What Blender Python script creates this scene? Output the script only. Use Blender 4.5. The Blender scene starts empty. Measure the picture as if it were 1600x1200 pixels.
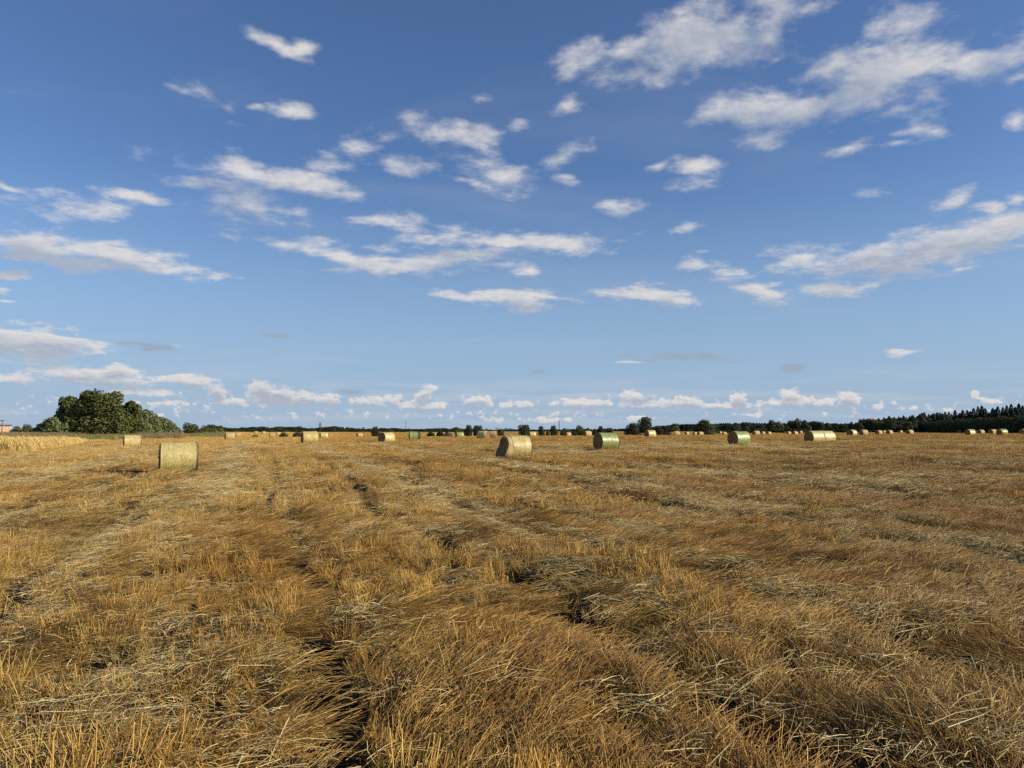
import bpy, math, random
import numpy as np
from mathutils import Vector, Matrix, Euler
random.seed(7); rng = np.random.default_rng(7)
SC = bpy.context.scene
F = 1186.0; HY = 672.0; CAMH = 1.68          # focal length and horizon row measured on the 1600 px photograph
R = math.radians
PITCH = math.atan((HY - 600) / F)

# ---------------------------------------------------------------- camera
cd = bpy.data.cameras.new('camera'); cam = bpy.data.objects.new('camera', cd)
SC.collection.objects.link(cam); SC.camera = cam
cd.sensor_width = 36; cd.lens = 36 * F / 1600
cd.clip_start = 0.1; cd.clip_end = 20000
cam.rotation_euler = (math.pi / 2 + PITCH, 0, 0)

# ---------------------------------------------------------------- view and sun
SC.view_settings.view_transform = 'Standard'; SC.view_settings.look = 'None'
SC.view_settings.gamma = 1; SC.view_settings.use_curve_mapping = False
SC.view_settings.exposure = 0.25
SC.render.engine = 'CYCLES'
SC.cycles.max_bounces = 4; SC.cycles.diffuse_bounces = 1; SC.cycles.glossy_bounces = 2
SC.cycles.transparent_max_bounces = 4; SC.cycles.transmission_bounces = 2
SC.cycles.use_denoising = False
SC.cycles.sample_clamp_indirect = 3; SC.cycles.sample_clamp_direct = 6
SUN_EL, SUN_AZ = 25.0, 102.0                 # azimuth clockwise from the viewing direction
sl = bpy.data.lights.new('sun', 'SUN'); sl.energy = 5.0; sl.angle = R(0.53); sl.color = (1.0, 0.89, 0.72)
sun = bpy.data.objects.new('sun', sl); SC.collection.objects.link(sun)
SUNV = Vector((math.sin(R(SUN_AZ)) * math.cos(R(SUN_EL)), math.cos(R(SUN_AZ)) * math.cos(R(SUN_EL)), math.sin(R(SUN_EL))))
sun.rotation_euler = SUNV.to_track_quat('Z', 'Y').to_euler(); sun.location = SUNV * 60

# ---------------------------------------------------------------- sky
def px_dir(x, y):
    u, v = (x - 800) / F, (600 - y) / F
    c, s = math.cos(PITCH), math.sin(PITCH)
    return Vector((u, c - s * v, s + c * v)).normalized()

# each cloud clump: x, y, half width, half height on the photograph, fullness 0..1, tilt in degrees (up to the right)
CLOUDS = [
 (1130,50,118,50,1.5,5),(985,72,62,24,.85,10),(905,92,52,20,.85,25),(1062,15,36,14,.7,0),(1195,62,60,36,.9,0),
 (1210,92,34,9,.6,15),(1385,112,80,46,1.6,0),(1300,108,70,34,1.2,0),(1425,92,40,30,1.0,0),(1345,150,74,28,1.1,0),(1400,175,40,16,.6,0),
 (1190,166,94,30,1.4,-5),(1187,211,42,16,1.2,0),(1128,160,44,16,.65,0),(1240,176,44,16,1.1,0),
 (1575,90,74,34,1.3,12),(1605,62,60,40,1,0),(1525,90,40,18,.55,0),(1592,188,18,18,1,0),(1590,125,36,14,.8,0),
 (1325,233,40,16,.95,10),(1430,204,52,20,.5,0),(1300,199,22,9,.5,0),(1402,226,32,8,.5,0),
 (1378,301,42,12,.9,0),(1480,315,42,14,.7,15),(1551,331,26,11,.75,0),(1590,312,22,14,.6,0),
 (1077,262,36,12,.95,0),(1073,291,38,14,.95,0),(1030,263,26,8,.65,10),
 (957,320,42,17,.75,0),(876,160,40,17,.55,0),(880,243,42,17,.75,15),(885,276,28,11,.5,0),(750,155,24,11,.55,0),(810,191,24,14,.45,0),
 (1075,360,24,11,.55,10),
 (1358,404,78,21,1.4,8),(1452,390,92,27,1.5,12),(1552,368,76,22,1.5,14),(1240,410,60,26,.68,-15),(1300,450,60,17,.95,0),
 (1195,456,54,16,.85,-5),(1372,438,64,10,.7,8),(1130,428,54,15,.8,-5),(1085,410,42,20,.75,0),(1105,392,34,8,.6,0),(1500,423,36,5,.55,5),
 (1005,460,76,13,1.2,-6),
 (438,72,38,12,.75,-25),(470,78,32,12,.7,20),(320,150,54,20,.85,-20),(356,168,24,14,.7,0),(455,176,44,13,.75,0),(400,170,30,10,.4,0),
 (692,215,74,23,.95,0),(610,250,74,23,.85,-8),(520,254,56,17,.62,0),(775,268,70,26,.9,-15),(812,294,38,17,.85,0),(725,280,56,9,.6,-5),
 (405,272,110,20,1.3,-6),(480,284,90,16,1.3,-8),(395,315,84,28,1.1,-8),(530,302,60,9,.8,0),(310,284,54,20,.8,0),(460,330,60,22,.7,0),
 (210,306,60,13,.8,0),(100,326,100,20,.5,0),(0,283,46,9,.5,-10),
 (60,386,90,13,1.35,0),(170,398,130,18,1.35,-6),(110,408,120,14,1.2,0),(150,427,80,8,.6,0),(20,428,40,9,.65,0),(5,456,48,10,.5,0),(10,472,50,5,.45,0),
 (615,350,100,20,.6,0),(568,385,70,13,.42,0),
 (800,376,150,12,1.15,0),(885,383,52,12,1.2,-5),(540,402,110,14,1.25,-9),(640,417,96,13,1.25,4),(740,398,90,13,1.15,6),(825,421,24,14,.85,0),(780,411,50,6,.65,0),
 (712,464,38,9,.95,-15),(805,466,72,13,1.25,0),(868,467,46,7,.85,0),
 (48,536,84,21,1.4,0),(6,518,40,14,.8,0),(148,545,15,8,.7,0),(122,522,6,9,.5,0),
 (232,541,46,8,.8,-3),(430,526,26,5,.75,0),(1065,558,116,9,.62,-3),(840,580,22,5,.5,0),(1398,550,34,10,.6,0),(1242,576,32,12,.4,0),(980,566,60,4,.4,0),
 (16,592,40,11,.85,0),(150,588,98,14,1.0,-3),(185,577,26,10,.9,0),(292,593,56,10,.95,-4),(215,612,66,8,.72,0),(260,630,100,6,.55,0),
 (340,613,15,15,1,0),(362,628,34,9,.85,0),(408,611,20,17,1.05,0),(428,618,40,14,1.05,0),(474,622,24,11,1,0),(517,624,24,10,1,0),(440,628,66,8,.8,0),
 (548,612,24,4,.6,0),(575,626,40,8,.7,0),(612,624,20,10,.7,0),(664,616,20,11,1,35),(656,633,56,6,.75,0),(742,625,28,9,.8,0),(764,632,10,9,.9,0),(812,631,38,7,.7,0),
 (916,630,60,8,.78,0),(990,619,30,11,.8,0),(1015,632,54,7,.75,0),(1070,628,44,10,.8,0),(1112,633,36,7,.75,0),(1156,623,13,11,1,0),(1148,633,46,6,.75,0),
 (1245,627,48,8,.95,0),(1236,619,18,11,1,0),(1322,626,17,13,1.05,0),(1284,629,22,8,.8,0),(1548,625,26,8,.6,0),(1525,616,8,7,.75,0),(1425,637,14,6,.55,0),(1370,636,14,5,.5,0),
 (760,655,44,6,.4,0),(860,655,60,7,.4,0),(1000,652,50,6,.35,0),(1180,648,50,6,.35,0),(240,648,60,6,.2,0),
]
W = bpy.data.worlds.new('World'); SC.world = W; W.use_nodes = True
W.cycles.sampling_method = 'MANUAL'; W.cycles.sample_map_resolution = 256
wt = W.node_tree; wt.nodes.clear()

class NB:
    """small helper for building node trees"""
    def __init__(s, t): s.t = t
    def n(s, kind, **kw):
        nd = s.t.nodes.new(kind)
        for k, v in kw.items(): setattr(nd, k, v)
        return nd
    def put(s, sock, v):
        if isinstance(v, bpy.types.NodeSocket): s.t.links.new(v, sock)
        elif v is not None: sock.default_value = v
    def m(s, op, a, b=None, c=None, clamp=False):
        nd = s.n('ShaderNodeMath', operation=op, use_clamp=clamp)
        s.put(nd.inputs[0], a); s.put(nd.inputs[1], b); s.put(nd.inputs[2], c)
        return nd.outputs[0]
    def v(s, op, a, b=None, scale=None):
        nd = s.n('ShaderNodeVectorMath', operation=op)
        s.put(nd.inputs[0], a)
        if b is not None: s.put(nd.inputs[1], b)
        if scale is not None: s.put(nd.inputs[3], scale)
        return nd.outputs['Value'] if op in ('LENGTH', 'DOT_PRODUCT') else nd.outputs[0]
    def noise(s, vec, scale, detail=4, rough=.55, dist=0, out='Fac'):
        nd = s.n('ShaderNodeTexNoise'); s.put(nd.inputs['Vector'], vec); s.put(nd.inputs['Scale'], scale)
        s.put(nd.inputs['Detail'], detail); s.put(nd.inputs['Roughness'], rough); s.put(nd.inputs['Distortion'], dist)
        return nd.outputs[out]
    def rng(s, v, a, b, c=0., d=1., smooth=True):
        nd = s.n('ShaderNodeMapRange'); nd.interpolation_type = 'SMOOTHSTEP' if smooth else 'LINEAR'
        for i, x in enumerate((v, a, b, c, d)): s.put(nd.inputs[i], x)
        return nd.outputs[0]
    def mix(s, f, a, b, mode='MIX'):
        nd = s.n('ShaderNodeMix', data_type='RGBA', blend_type=mode)
        s.put(nd.inputs[0], f); s.put(nd.inputs[6], a); s.put(nd.inputs[7], b)
        return nd.outputs[2]
    def sep(s, v):
        nd = s.n('ShaderNodeSeparateXYZ'); s.put(nd.inputs[0], v); return nd.outputs
    def comb(s, x, y, z):
        nd = s.n('ShaderNodeCombineXYZ')
        for i, q in enumerate((x, y, z)): s.put(nd.inputs[i], q)
        return nd.outputs[0]

b = NB(wt)
sky = b.n('ShaderNodeTexSky', sky_type='NISHITA', sun_disc=False)
sky.sun_elevation = R(SUN_EL); sky.sun_rotation = R(SUN_AZ)
sky.air_density = 1.0; sky.dust_density = 0.6; sky.ozone_density = 2.2; sky.altitude = 100
hs = b.n('ShaderNodeHueSaturation'); hs.inputs['Saturation'].default_value = 1.0
b.put(hs.inputs['Color'], sky.outputs[0]); skyc = hs.outputs[0]
tc = b.n('ShaderNodeTexCoord').outputs['Generated']
dirv = b.v('NORMALIZE', tc)
dx, dy, dz = b.sep(dirv)
# wispy coordinates: a flat layer seen in perspective, turning isotropic close to the horizon
den = b.m('ADD', b.m('MAXIMUM', dz, 0.0), 0.16)
flat = b.v('SCALE', dirv, scale=b.m('DIVIDE', 0.5, den))
N1 = b.noise(b.v('MULTIPLY', flat, (1, 1.05, 1.05)), 14, 8, .60, .1)
N2 = b.noise(b.v('MULTIPLY', dirv, (1, 1, 1.3)), 85, 5, .56, .1)
skyc = b.mix(1.0, skyc, (.76, .93, 1.20, 1), 'MULTIPLY')
skyc = b.mix(b.rng(dz, .34, -.02, 0, .92), skyc, (3.3, 4.75, 6.6, 1))
skyc = b.mix(b.rng(dz, .085, .0, 0, .6), skyc, (3.85, 4.85, 6.0, 1))   # pale blue grey air low over the land
low = b.rng(dz, .10, .02)                     # 1 close to the horizon
nz = b.m('ADD', b.m('MULTIPLY', N1, b.m('SUBTRACT', 1.0, low)), b.m('MULTIPLY', N2, low))
WN = b.noise(flat, 9, 3, .6, 0, 'Color')
wamp = b.rng(dz, 0.02, .35, .006, .030, False)
warp = b.v('SCALE', b.v('SUBTRACT', WN, (.5, .5, .5)), scale=wamp)
pw = b.v('ADD', dirv, warp)
def clump_field(p, lst):
    acc = None; p0 = p
    for k, (x, y, rx, ry, w, tilt) in enumerate(lst):
        if k and k % 8 == 0:                   # keeps the shader compiler from holding every clump's value at once
            nd = b.n('ShaderNodeVectorMath', operation='MULTIPLY_ADD'); b.put(nd.inputs[0], b.comb(acc, acc, acc))
            nd.inputs[1].default_value = (1e-9,) * 3; b.put(nd.inputs[2], p0); p = nd.outputs[0]
        c = px_dir(x, y); ex = (px_dir(x + rx, y) - px_dir(x - rx, y)).length / 2 * 1.25
        ez = (px_dir(x, y - ry) - px_dir(x, y + ry)).length / 2 * 1.25
        yv = c; xv = Vector((c.y, -c.x, 0)).normalized(); zv = xv.cross(yv)
        M = Matrix((xv, yv, zv)).transposed() @ Matrix.Rotation(-R(tilt), 3, 'Y')
        mp = b.n('ShaderNodeMapping', vector_type='TEXTURE')
        b.put(mp.inputs[0], p); mp.inputs[1].default_value = c; mp.inputs[2].default_value = M.to_euler('XYZ')
        mp.inputs[3].default_value = (ex, .6, ez)
        l = b.v('LENGTH', mp.outputs[0])
        if w != 1: l = b.m('ADD', l, (1 - w) * .6)
        acc = l if acc is None else b.m('SMOOTH_MIN', acc, l, .18)
    return b.m('SUBTRACT', 1.0, acc)
B1 = clump_field(pw, CLOUDS)
bank = b.m('SUBTRACT', b.m('MULTIPLY', b.rng(dz, .058, .036), b.rng(dz, -.002, .018)), 1.11)   # broken bank of far cloud low over the land
B1 = b.m('MAXIMUM', B1, bank)
off = b.v('ADD', pw, b.comb(b.m('MULTIPLY', b.rng(dz, 0, .3), .02), 0.0, b.m('ADD', .0058, b.m('MULTIPLY', b.m('MAXIMUM', dz, 0.0), .05))))
LOWC = [c for c in CLOUDS if c[4] >= .7 and (c[1] > 340 or c[2] > 70)]
B2 = clump_field(off, LOWC)
amp = b.rng(dz, .05, .42, 2.7, 3.9, False)
D1 = b.m('ADD', b.m('SUBTRACT', B1, b.rng(dz, .1, .3, 0, .02, False)), b.m('MULTIPLY', b.m('SUBTRACT', nz, .5), amp))
D2 = b.m('ADD', B2, b.m('MULTIPLY', b.m('SUBTRACT', nz, .5), b.m('MULTIPLY', amp, .35)))
edge = b.rng(dz, .02, .3, .42, 1.25, False)
alpha = b.rng(D1, b.rng(dz, .03, .3, .02, -.06, False), edge)
N1b = b.noise(b.v('MULTIPLY', b.v('ADD', flat, (.006, 0, .012)), (1, 1.05, 1.05)), 14, 5, .60, .1)
N2b = b.noise(b.v('MULTIPLY', b.v('ADD', dirv, (.0012, 0, .0024)), (1, 1, 1.3)), 85, 4, .56, .1)
relief = b.m('ADD', b.m('MULTIPLY', b.m('SUBTRACT', N1, N1b), b.m('SUBTRACT', 1.0, low)), b.m('MULTIPLY', b.m('SUBTRACT', N2, N2b), low))   # towards the light the cloud thins out: lit side
# fine streaks of thin haze cloud everywhere
thin = b.noise(b.v('MULTIPLY', flat, (1.0, 2.2, 2.2)), 1.6, 5, .6, .4)
veil = b.m('MULTIPLY', b.rng(thin, .50, .78), .10)
layer = b.noise(b.v('MULTIPLY', dirv, (5, 5, 75)), 1.0, 5, .6, .3)      # thin level sheets of far cloud
veil = b.m('ADD', veil, b.m('MULTIPLY', b.m('MULTIPLY', b.rng(layer, .42, .66), b.rng(dz, .085, .04)), .26))
shade = b.rng(D2, b.rng(dz, .05, .2, -.05, .0, False), b.rng(dz, .05, .3, .70, .95, False))                   # thick cloud towards the light: the shaded under side
puff = b.rng(b.noise(b.v('ADD', flat, (.012, 0, .02)), 9, 4, .55, .2), .35, .68)
shade = b.m('MULTIPLY', shade, b.m('SUBTRACT', 1.15, b.m('MULTIPLY', puff, .55)), clamp=True)
shade = b.m('SUBTRACT', b.m('ADD', b.m('MULTIPLY', shade, .9), .13), b.m('MULTIPLY', relief, 2.2), clamp=True)
GREYC = [(232, 541, 50, 10, 1, -3), (430, 526, 30, 8, 1, 0), (1065, 558, 120, 12, 1, -3), (840, 580, 28, 8, 1, 0), (1242, 576, 34, 14, 1, 0), (548, 612, 26, 5, 1, 0)]
greym = b.rng(clump_field(pw, GREYC), -.1, .3)     # small clouds that stand in the shade of higher ones
ccol = b.mix(shade, (7.4, 7.2, 7.1, 1), (4.1, 4.5, 5.4, 1))
ccol = b.mix(greym, ccol, (3.3, 4.0, 5.0, 1))
sil = b.m('MULTIPLY', b.m('ADD', b.m('MULTIPLY', alpha, .90), veil), b.rng(dz, -.002, .02), clamp=True)
cl = b.mix(sil, skyc, ccol)
bg1 = b.n('ShaderNodeBackground'); b.put(bg1.inputs[0], cl); bg1.inputs[1].default_value = 0.085
# behind and beside the camera: the same sky with scattered clouds of the same make
gen = b.rng(b.noise(flat, 2.1, 7, .6, .3), .60, .74)
sil2 = b.m('MULTIPLY', b.m('ADD', b.m('MULTIPLY', gen, .8), veil), b.rng(dz, -.002, .05), clamp=True)
bg2 = b.n('ShaderNodeBackground'); b.put(bg2.inputs[0], b.mix(sil2, skyc, (4.6, 4.6, 4.8, 1))); bg2.inputs[1].default_value = 0.085
front = b.rng(dy, .50, .56)
mxs = b.n('ShaderNodeMixShader'); b.put(mxs.inputs[0], front); b.put(mxs.inputs[1], bg2.outputs[0]); b.put(mxs.inputs[2], bg1.outputs[0])
wo = b.n('ShaderNodeOutputWorld'); b.put(wo.inputs[0], mxs.outputs[0])

# ================================================================= helpers
def link(o): SC.collection.objects.link(o); return o
def mesh(name, V, Fc, mat=None, smooth=False, **attrs):
    me = bpy.data.meshes.new(name)
    V = np.asarray(V, dtype=np.float32)
    if isinstance(Fc, np.ndarray):
        k = Fc.shape[1]
        me.vertices.add(len(V)); me.vertices.foreach_set('co', V.ravel())
        me.loops.add(Fc.size); me.loops.foreach_set('vertex_index', Fc.ravel().astype(np.int32))
        me.polygons.add(len(Fc)); me.polygons.foreach_set('loop_start', np.arange(0, Fc.size, k, dtype=np.int32))
        me.update(calc_edges=True)
    else:
        me.from_pydata([tuple(map(float, p)) for p in V], [], Fc)
    if smooth: me.polygons.foreach_set('use_smooth', np.ones(len(me.polygons), dtype=bool))
    for k, a in attrs.items():
        at = me.attributes.new(k, 'FLOAT', 'POINT'); at.data.foreach_set('value', np.asarray(a, dtype=np.float32))
    if mat: me.materials.append(mat)
    return me
def obj(name, me, parent=None):
    o = bpy.data.objects.new(name, me); link(o)
    if parent: o.parent = parent
    return o
def tag(o, label=None, cat=None, group=None, kind=None):
    if label: o['label'] = label
    if cat: o['category'] = cat
    if group: o['group'] = group
    if kind: o['kind'] = kind
    return o
def material(name):
    m = bpy.data.materials.new(name); m.use_nodes = True
    nb = NB(m.node_tree); p = m.node_tree.nodes['Principled BSDF']
    return m, nb, p
def hash2(ix, iy, seed):
    h = (ix.astype(np.int64) * 374761393 + iy.astype(np.int64) * 668265263 + seed * 1442695041) & 0xffffffff
    h = ((h ^ (h >> 13)) * 1274126177) & 0xffffffff
    h = (h ^ (h >> 16)) & 0xffff
    return h / 65535.0
def vnoise(x, y, seed=0):
    x = np.asarray(x, float); y = np.asarray(y, float)
    ix, iy = np.floor(x), np.floor(y); fx, fy = x - ix, y - iy
    fx = fx * fx * fx * (fx * (fx * 6 - 15) + 10); fy = fy * fy * fy * (fy * (fy * 6 - 15) + 10)
    a = hash2(ix, iy, seed); c = hash2(ix + 1, iy, seed); d = hash2(ix, iy + 1, seed); e = hash2(ix + 1, iy + 1, seed)
    return (a * (1 - fx) + c * fx) * (1 - fy) + (d * (1 - fx) + e * fx) * fy
def fbm(x, y, seed=0, o=3):
    s = 0; a = .5; t = 0
    for i in range(o):
        s = s + a * vnoise(x * 2 ** i + 17.3 * i, y * 2 ** i - 9.1 * i, seed + i); t += a; a *= .5
    return s / t

# ================================================================= bales as measured: xl, xr, ytop, ybase, dark face width
NET, GRN, RAW = 'net', 'green', 'raw'
BALES = [
 (253,310,688,735.5,2.5,NET,'nearest pale yellow round bale with a long shadow beside it'),
 (195,222,677,698,2,NET,'net wrapped bale standing before the tall dark tree'),
 (278,290,679,685.5,1,RAW,'small pale bale beyond the top edge of the nearest bale'),
 (302,311,682.5,687.5,1,RAW,'tiny bale just showing behind the nearest bale, at its right shoulder'),
 (313,321,680.5,685.5,1,RAW,'tiny pale bale under the small round tree by the field edge'),
 (353,367,676.5,688,2,RAW,'golden bale with a smaller one touching its right side, left of the far bush'),
 (370,376,679.5,686,1,RAW,'narrow pale bale close behind the right side of the golden bale'),
 (398,404,681,685.5,1,RAW,'tiny flat looking bale, first after the golden pair'),
 (409,417,681,685.5,1,RAW,'tiny bale between the golden pair and the pinkish bale'),
 (421,432,677,684.5,1,RAW,'pinkish pale bale next to the lone dark bush'),
 (433,438,679.5,684.5,1,RAW,'small bale squeezed between the pinkish bale and the lone dark bush'),
 (471,497,677,696.5,4,NET,'pale green tinted net wrapped bale with a dark end and a rim of bare straw'),
 (500,513,674.5,684,2,NET,'pale net wrapped bale standing behind the green tinted one, under the lattice tower'),
 (557,568,676,683,2,RAW,'small pinkish bale left of the round dark bush'),
 (590,619,676,693,11,NET,'bale turned to show a large ragged brown end, in front of the round dark bush'),
 (640,656,674.5,688.5,2,GRN,'smaller bright green wrapped bale with a white gleam, under the tall thin mast'),
 (678,685,678,683,1,RAW,'tiny bale beside the reddish bush'),
 (691,698,679,683.5,1,RAW,'tiny pale bale below the low dark bushes'),
 (700,710,675.5,683.5,-4,RAW,'brown sided bale with a pale lit end, left of the small green bale'),
 (711,725,674,683.5,3,GRN,'small green wrapped bale between two straw ones before the twin dark trees'),
 (726,731,678,682.5,1,RAW,'tiny bale directly right of the small green bale'),
 (736,741,678.5,682.5,1,RAW,'tiny bale under the twin dark trees'),
 (741,748,679.5,685,1,RAW,'small greyish bale touching the standing brown and cream bale'),
 (748,762,673,686,-6,NET,'bale with a shaded brown side and a bright cream end'),
 (762,777,674,685.5,-2,RAW,'golden straw bale with a pale rim, right of the cream ended bale'),
 (781,831,676.5,712.5,15,NET,'large bale with loose straw slumping from its dark end'),
 (810,816,676.5,680.5,1,RAW,'far bale peeping over the slumping bale, under the round tree'),
 (824,839,674.5,682.5,3,NET,'pale bale behind the right shoulder of the slumping bale'),
 (853,861,678,682,3,RAW,'tiny bale below the bush beside the twin chimneys'),
 (873,882,676.5,681,2,RAW,'tiny pale bale below the twin chimneys'),
 (882,893,676,682.5,4,RAW,'small bale with a dark end, right of the twin chimneys'),
 (899,909,676.5,682,3,RAW,'small pale bale before the loose row of bushes'),
 (910,925,675,684,5,RAW,'medium small bale with a brown end, left neighbour of the big green bale'),
 (927,967,676.5,704,15,GRN,'big green wrapped bale, nearest of the green ones, with a dark round end'),
 (975,985,676.5,680.5,1,RAW,'far low bale just beyond the big green bale'),
 (995,999,676,680,1,RAW,'tiny bale below the tall round tree, first of a close pair'),
 (1000,1004,676,680,1,RAW,'tiny bale below the tall round tree, second of a close pair'),
 (1007,1024,673,684.5,7,NET,'pale bale with a dark end in front of the tall round tree'),
 (1035,1042,677.5,681.5,1,RAW,'tiny bale between the tall round tree and the straw heap'),
 (1050,1062,673,680.5,1,RAW,'bale half hidden behind a heap of straw'),
 (1070,1076,675.5,680,1,RAW,'tiny bale right of the straw heap'),
 (1083,1089,674,679.8,2,RAW,'small bale overlapped by its pinkish neighbour under the broad oak'),
 (1087,1100,674.5,681,4,RAW,'pinkish bale under the broad oak'),
 (1102,1106,676,680,1,RAW,'tiny bale right under the broad oak'),
 (1110,1118,675.5,680,3,RAW,'tiny bale before the start of the long wood'),
 (1123,1127,676,680,1,RAW,'tiny narrow bale left of the second large green bale'),
 (1127,1135,675.5,680,2,RAW,'small bright bale touching the second large green bale'),
 (1135,1172,672.5,695,16,GRN,'second large green wrapped bale, in front of the long wood'),
 (1175,1186,672.5,680,5,RAW,'pale bale right behind the second large green bale'),
 (1187,1195,675.5,680,3,RAW,'small pinkish bale, second to the right of the large green bale'),
 (1196,1205,675,680,3,RAW,'small pale bale, third to the right of the large green bale'),
 (1229,1234,675.5,680,2,RAW,'tiny bale with a dark end, left of the touching pair'),
 (1235,1247,674,680,4,RAW,'small bright bale left of the touching pair'),
 (1248,1252,676,680,1,RAW,'tiny pale bale nearest the dark end of the touching pair'),
 (1255,1287,673,693,15,NET,'front bale of the touching pair, its dark end showing'),
 (1284,1312,673.5,692.5,13,NET,'rear bale of the touching pair'),
 (1321,1340,672,682.5,10,NET,'dark ended bale, first right of the touching pair'),
 (1340,1356,672.3,681,7,RAW,'pale bale, second right of the touching pair'),
 (1366,1378,673,680,5,RAW,'pale bale in front of the wood, third right of the touching pair'),
 (1378,1382,676,680,1,RAW,'tiny bale between two pale bales in front of the wood'),
 (1383,1394,673,680,5,RAW,'pale bale in front of the wood, just right of a tiny one'),
 (1402,1410,675.5,679.5,1,RAW,'low bale half sunk behind the field crest before the wood'),
 (1414,1426,672,679.5,6,RAW,'pale bale last before the deep shaded forest edge'),
 (1430,1437,675.5,679,1,RAW,'tiny low bale below the corner of the wood'),
 (1493,1503,673.5,678,4,RAW,'low pale bale against the black forest edge'),
 (1506,1525,671.5,682,9,NET,'nearest straw bale before the black forest edge'),
 (1525,1537,671.5,678.5,5,RAW,'pale bale behind the nearest one at the black forest edge'),
 (1543,1556,670.5,678.8,8,RAW,'bale overlapped by the grey green bale at the black forest edge'),
 (1555,1573,669.5,679.5,9,GRN,'grey green wrapped bale at the black forest edge'),
 (1590,1606,670,678.5,9,NET,'bale cut by the edge of the view at the black forest edge'),
]
def bale_geo(bl):
    xl, xr, yt, yb = bl[:4]
    h = yb - yt; D = 1.22 * F / h if h > 15 else 1.20 * F / (h + .3)
    X = ((xl + xr) / 2 - 800) / F * D
    return X, D, CAMH - (yb - HY) * D / F
# ---------------------------------------------------------------- the lie of the land, fitted to where the bales stand
pts = []; zs = []; nz_ = []
for bl in BALES:
    X, D, z = bale_geo(bl); h = bl[3] - bl[2]
    pts.append((X, D)); zs.append(max(-.6, min(.9, z))); nz_.append(.05 if h > 12 else .15 if h > 6 else .35)
for X, Y, z in ((0, 4, 0), (-8, 14, 0), (8, 14, .02), (0, 8, 0), (0, 24, 0), (-20, 30, 0), (20, 30, .08), (0, -20, 0), (-130, 170, .05),
                (160, 230, .55), (190, 350, .5), (100, 400, .35), (-120, 300, .3), (0, 420, .1), (100, 500, .1), (-200, 450, .1), (250, 120, .6), (-150, 60, 0)):
    pts.append((X, Y)); zs.append(z); nz_.append(.05)
P_ = np.array(pts); Z_ = np.array(zs); LS = 55.
def warpc(p):                                  # distances far off count for less
    r = np.hypot(p[:, 0], p[:, 1]) + 1e-6
    s = np.where(r > 60, 60 + (r - 60) * .45, r) / r
    return p * s[:, None]
Pw = warpc(P_)
def kern(A, B_):
    d2 = ((A[:, None, :] - B_[None, :, :]) ** 2).sum(2); return .35 ** 2 * np.exp(-d2 / (2 * LS ** 2))
GPW = np.linalg.solve(kern(Pw, Pw) + np.diag(np.array(nz_) ** 2), Z_)
# the drill rows run away from the camera and to the left; u is measured across them, v along them
def uv(x, y):
    n = math.hypot(.33, 1); return (x * 1 + y * .33) / n, (-.33 * x + y) / n
TRACKS = [(-13.2, .42), (-11.3, .42), (-4.4, .34), (-2.3, .36), (.55, .26), (2.75, .36), (4.65, .26), (6.1, .36), (9.1, .42), (11.1, .42), (14.6, .4), (17.4, .5), (19.4, .5), (25.5, .6), (27.6, .6), (36, .7), (38, .7), (-21, .6), (-23, .6), (-33, .7)]
def wob(v): return (vnoise(v * .12, v * 0 + 3.3, 41) - .5) * 1.0 + (vnoise(v * .5, v * 0 + 7.7, 42) - .5) * .35
def trackmask(x, y):
    u, v = uv(x, y); u = u + wob(v); m = np.zeros_like(u)
    for u0, w in TRACKS: m = np.maximum(m, np.exp(-((u - u0) / w) ** 2 * 2.2))
    return m
HOLLOWS = [(-.15, 7.0, .55, .35, .13), (3.1, 5.9, .5, .3, .13), (-3.2, 5.7, .6, .5, .11), (1.6, 10.2, .9, .5, .12), (.95, 6.6, .8, .3, .10), (-.9, 11.5, .8, .6, .10),
           (1.9, 4.9, .5, .35, .10), (-1.6, 4.5, .5, .3, .07), (2.4, 8.6, .7, .4, .09), (-4.2, 9, .8, .5, .07)]
HEAPS = [(1.1, 4.8, .55, .35, .10), (3.5, 6.5, .7, .3, .12), (-.1, 5.0, .9, .4, .06), (2.5, 6.1, .9, .4, .08), (2.3, 4.1, .6, .3, .08), (1.0, 9.0, 1.0, .4, .10), (-.5, 9.2, .8, .4, .08), (-1.5, 6.7, .7, .2, .07)]
def ground_z(x, y):
    x = np.atleast_1d(np.asarray(x, float)); y = np.atleast_1d(np.asarray(y, float)); out = np.empty(len(x))
    for i in range(0, len(x), 20000):
        q = warpc(np.stack([x[i:i + 20000], y[i:i + 20000]], 1)); out[i:i + 20000] = kern(q, Pw) @ GPW
    d = np.hypot(x, y)
    near = np.clip(1.25 - d / 60, 0, 1)
    u, v = uv(x, y)
    out += (fbm(u * .42, v * .26, 5, 3) - .5) * .42 * np.clip((d - 1) / 12, .45, 1) * np.clip(1.7 - d / 90, .35, 1)
    out += (fbm(u * 2.6, v * 1.3, 9, 2) - .5) * .10 * near
    out -= trackmask(x, y) * .18 * np.clip(1.5 - d / 80, .2, 1)
    out += .42 * np.clip((-33 - .483 * (y - 52) - x) / 4.5, 0, 1) * np.clip((y - 47) / 7, 0, 1) * np.clip((128 - y) / 30, 0, 1)
    for hx, hy, a, c, dp in HOLLOWS: out -= 1.35 * dp * np.exp(-((x - hx) / a) ** 2 - ((y - hy) / c) ** 2)
    for hx, hy, a, c, dp in HEAPS: out += dp * np.exp(-((x - hx) / a) ** 2 - ((y - hy) / c) ** 2)
    return out
gz = lambda x, y: float(ground_z([x], [y])[0])
z0 = gz(0, 0); cam.location = (0, 0, CAMH)

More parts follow.
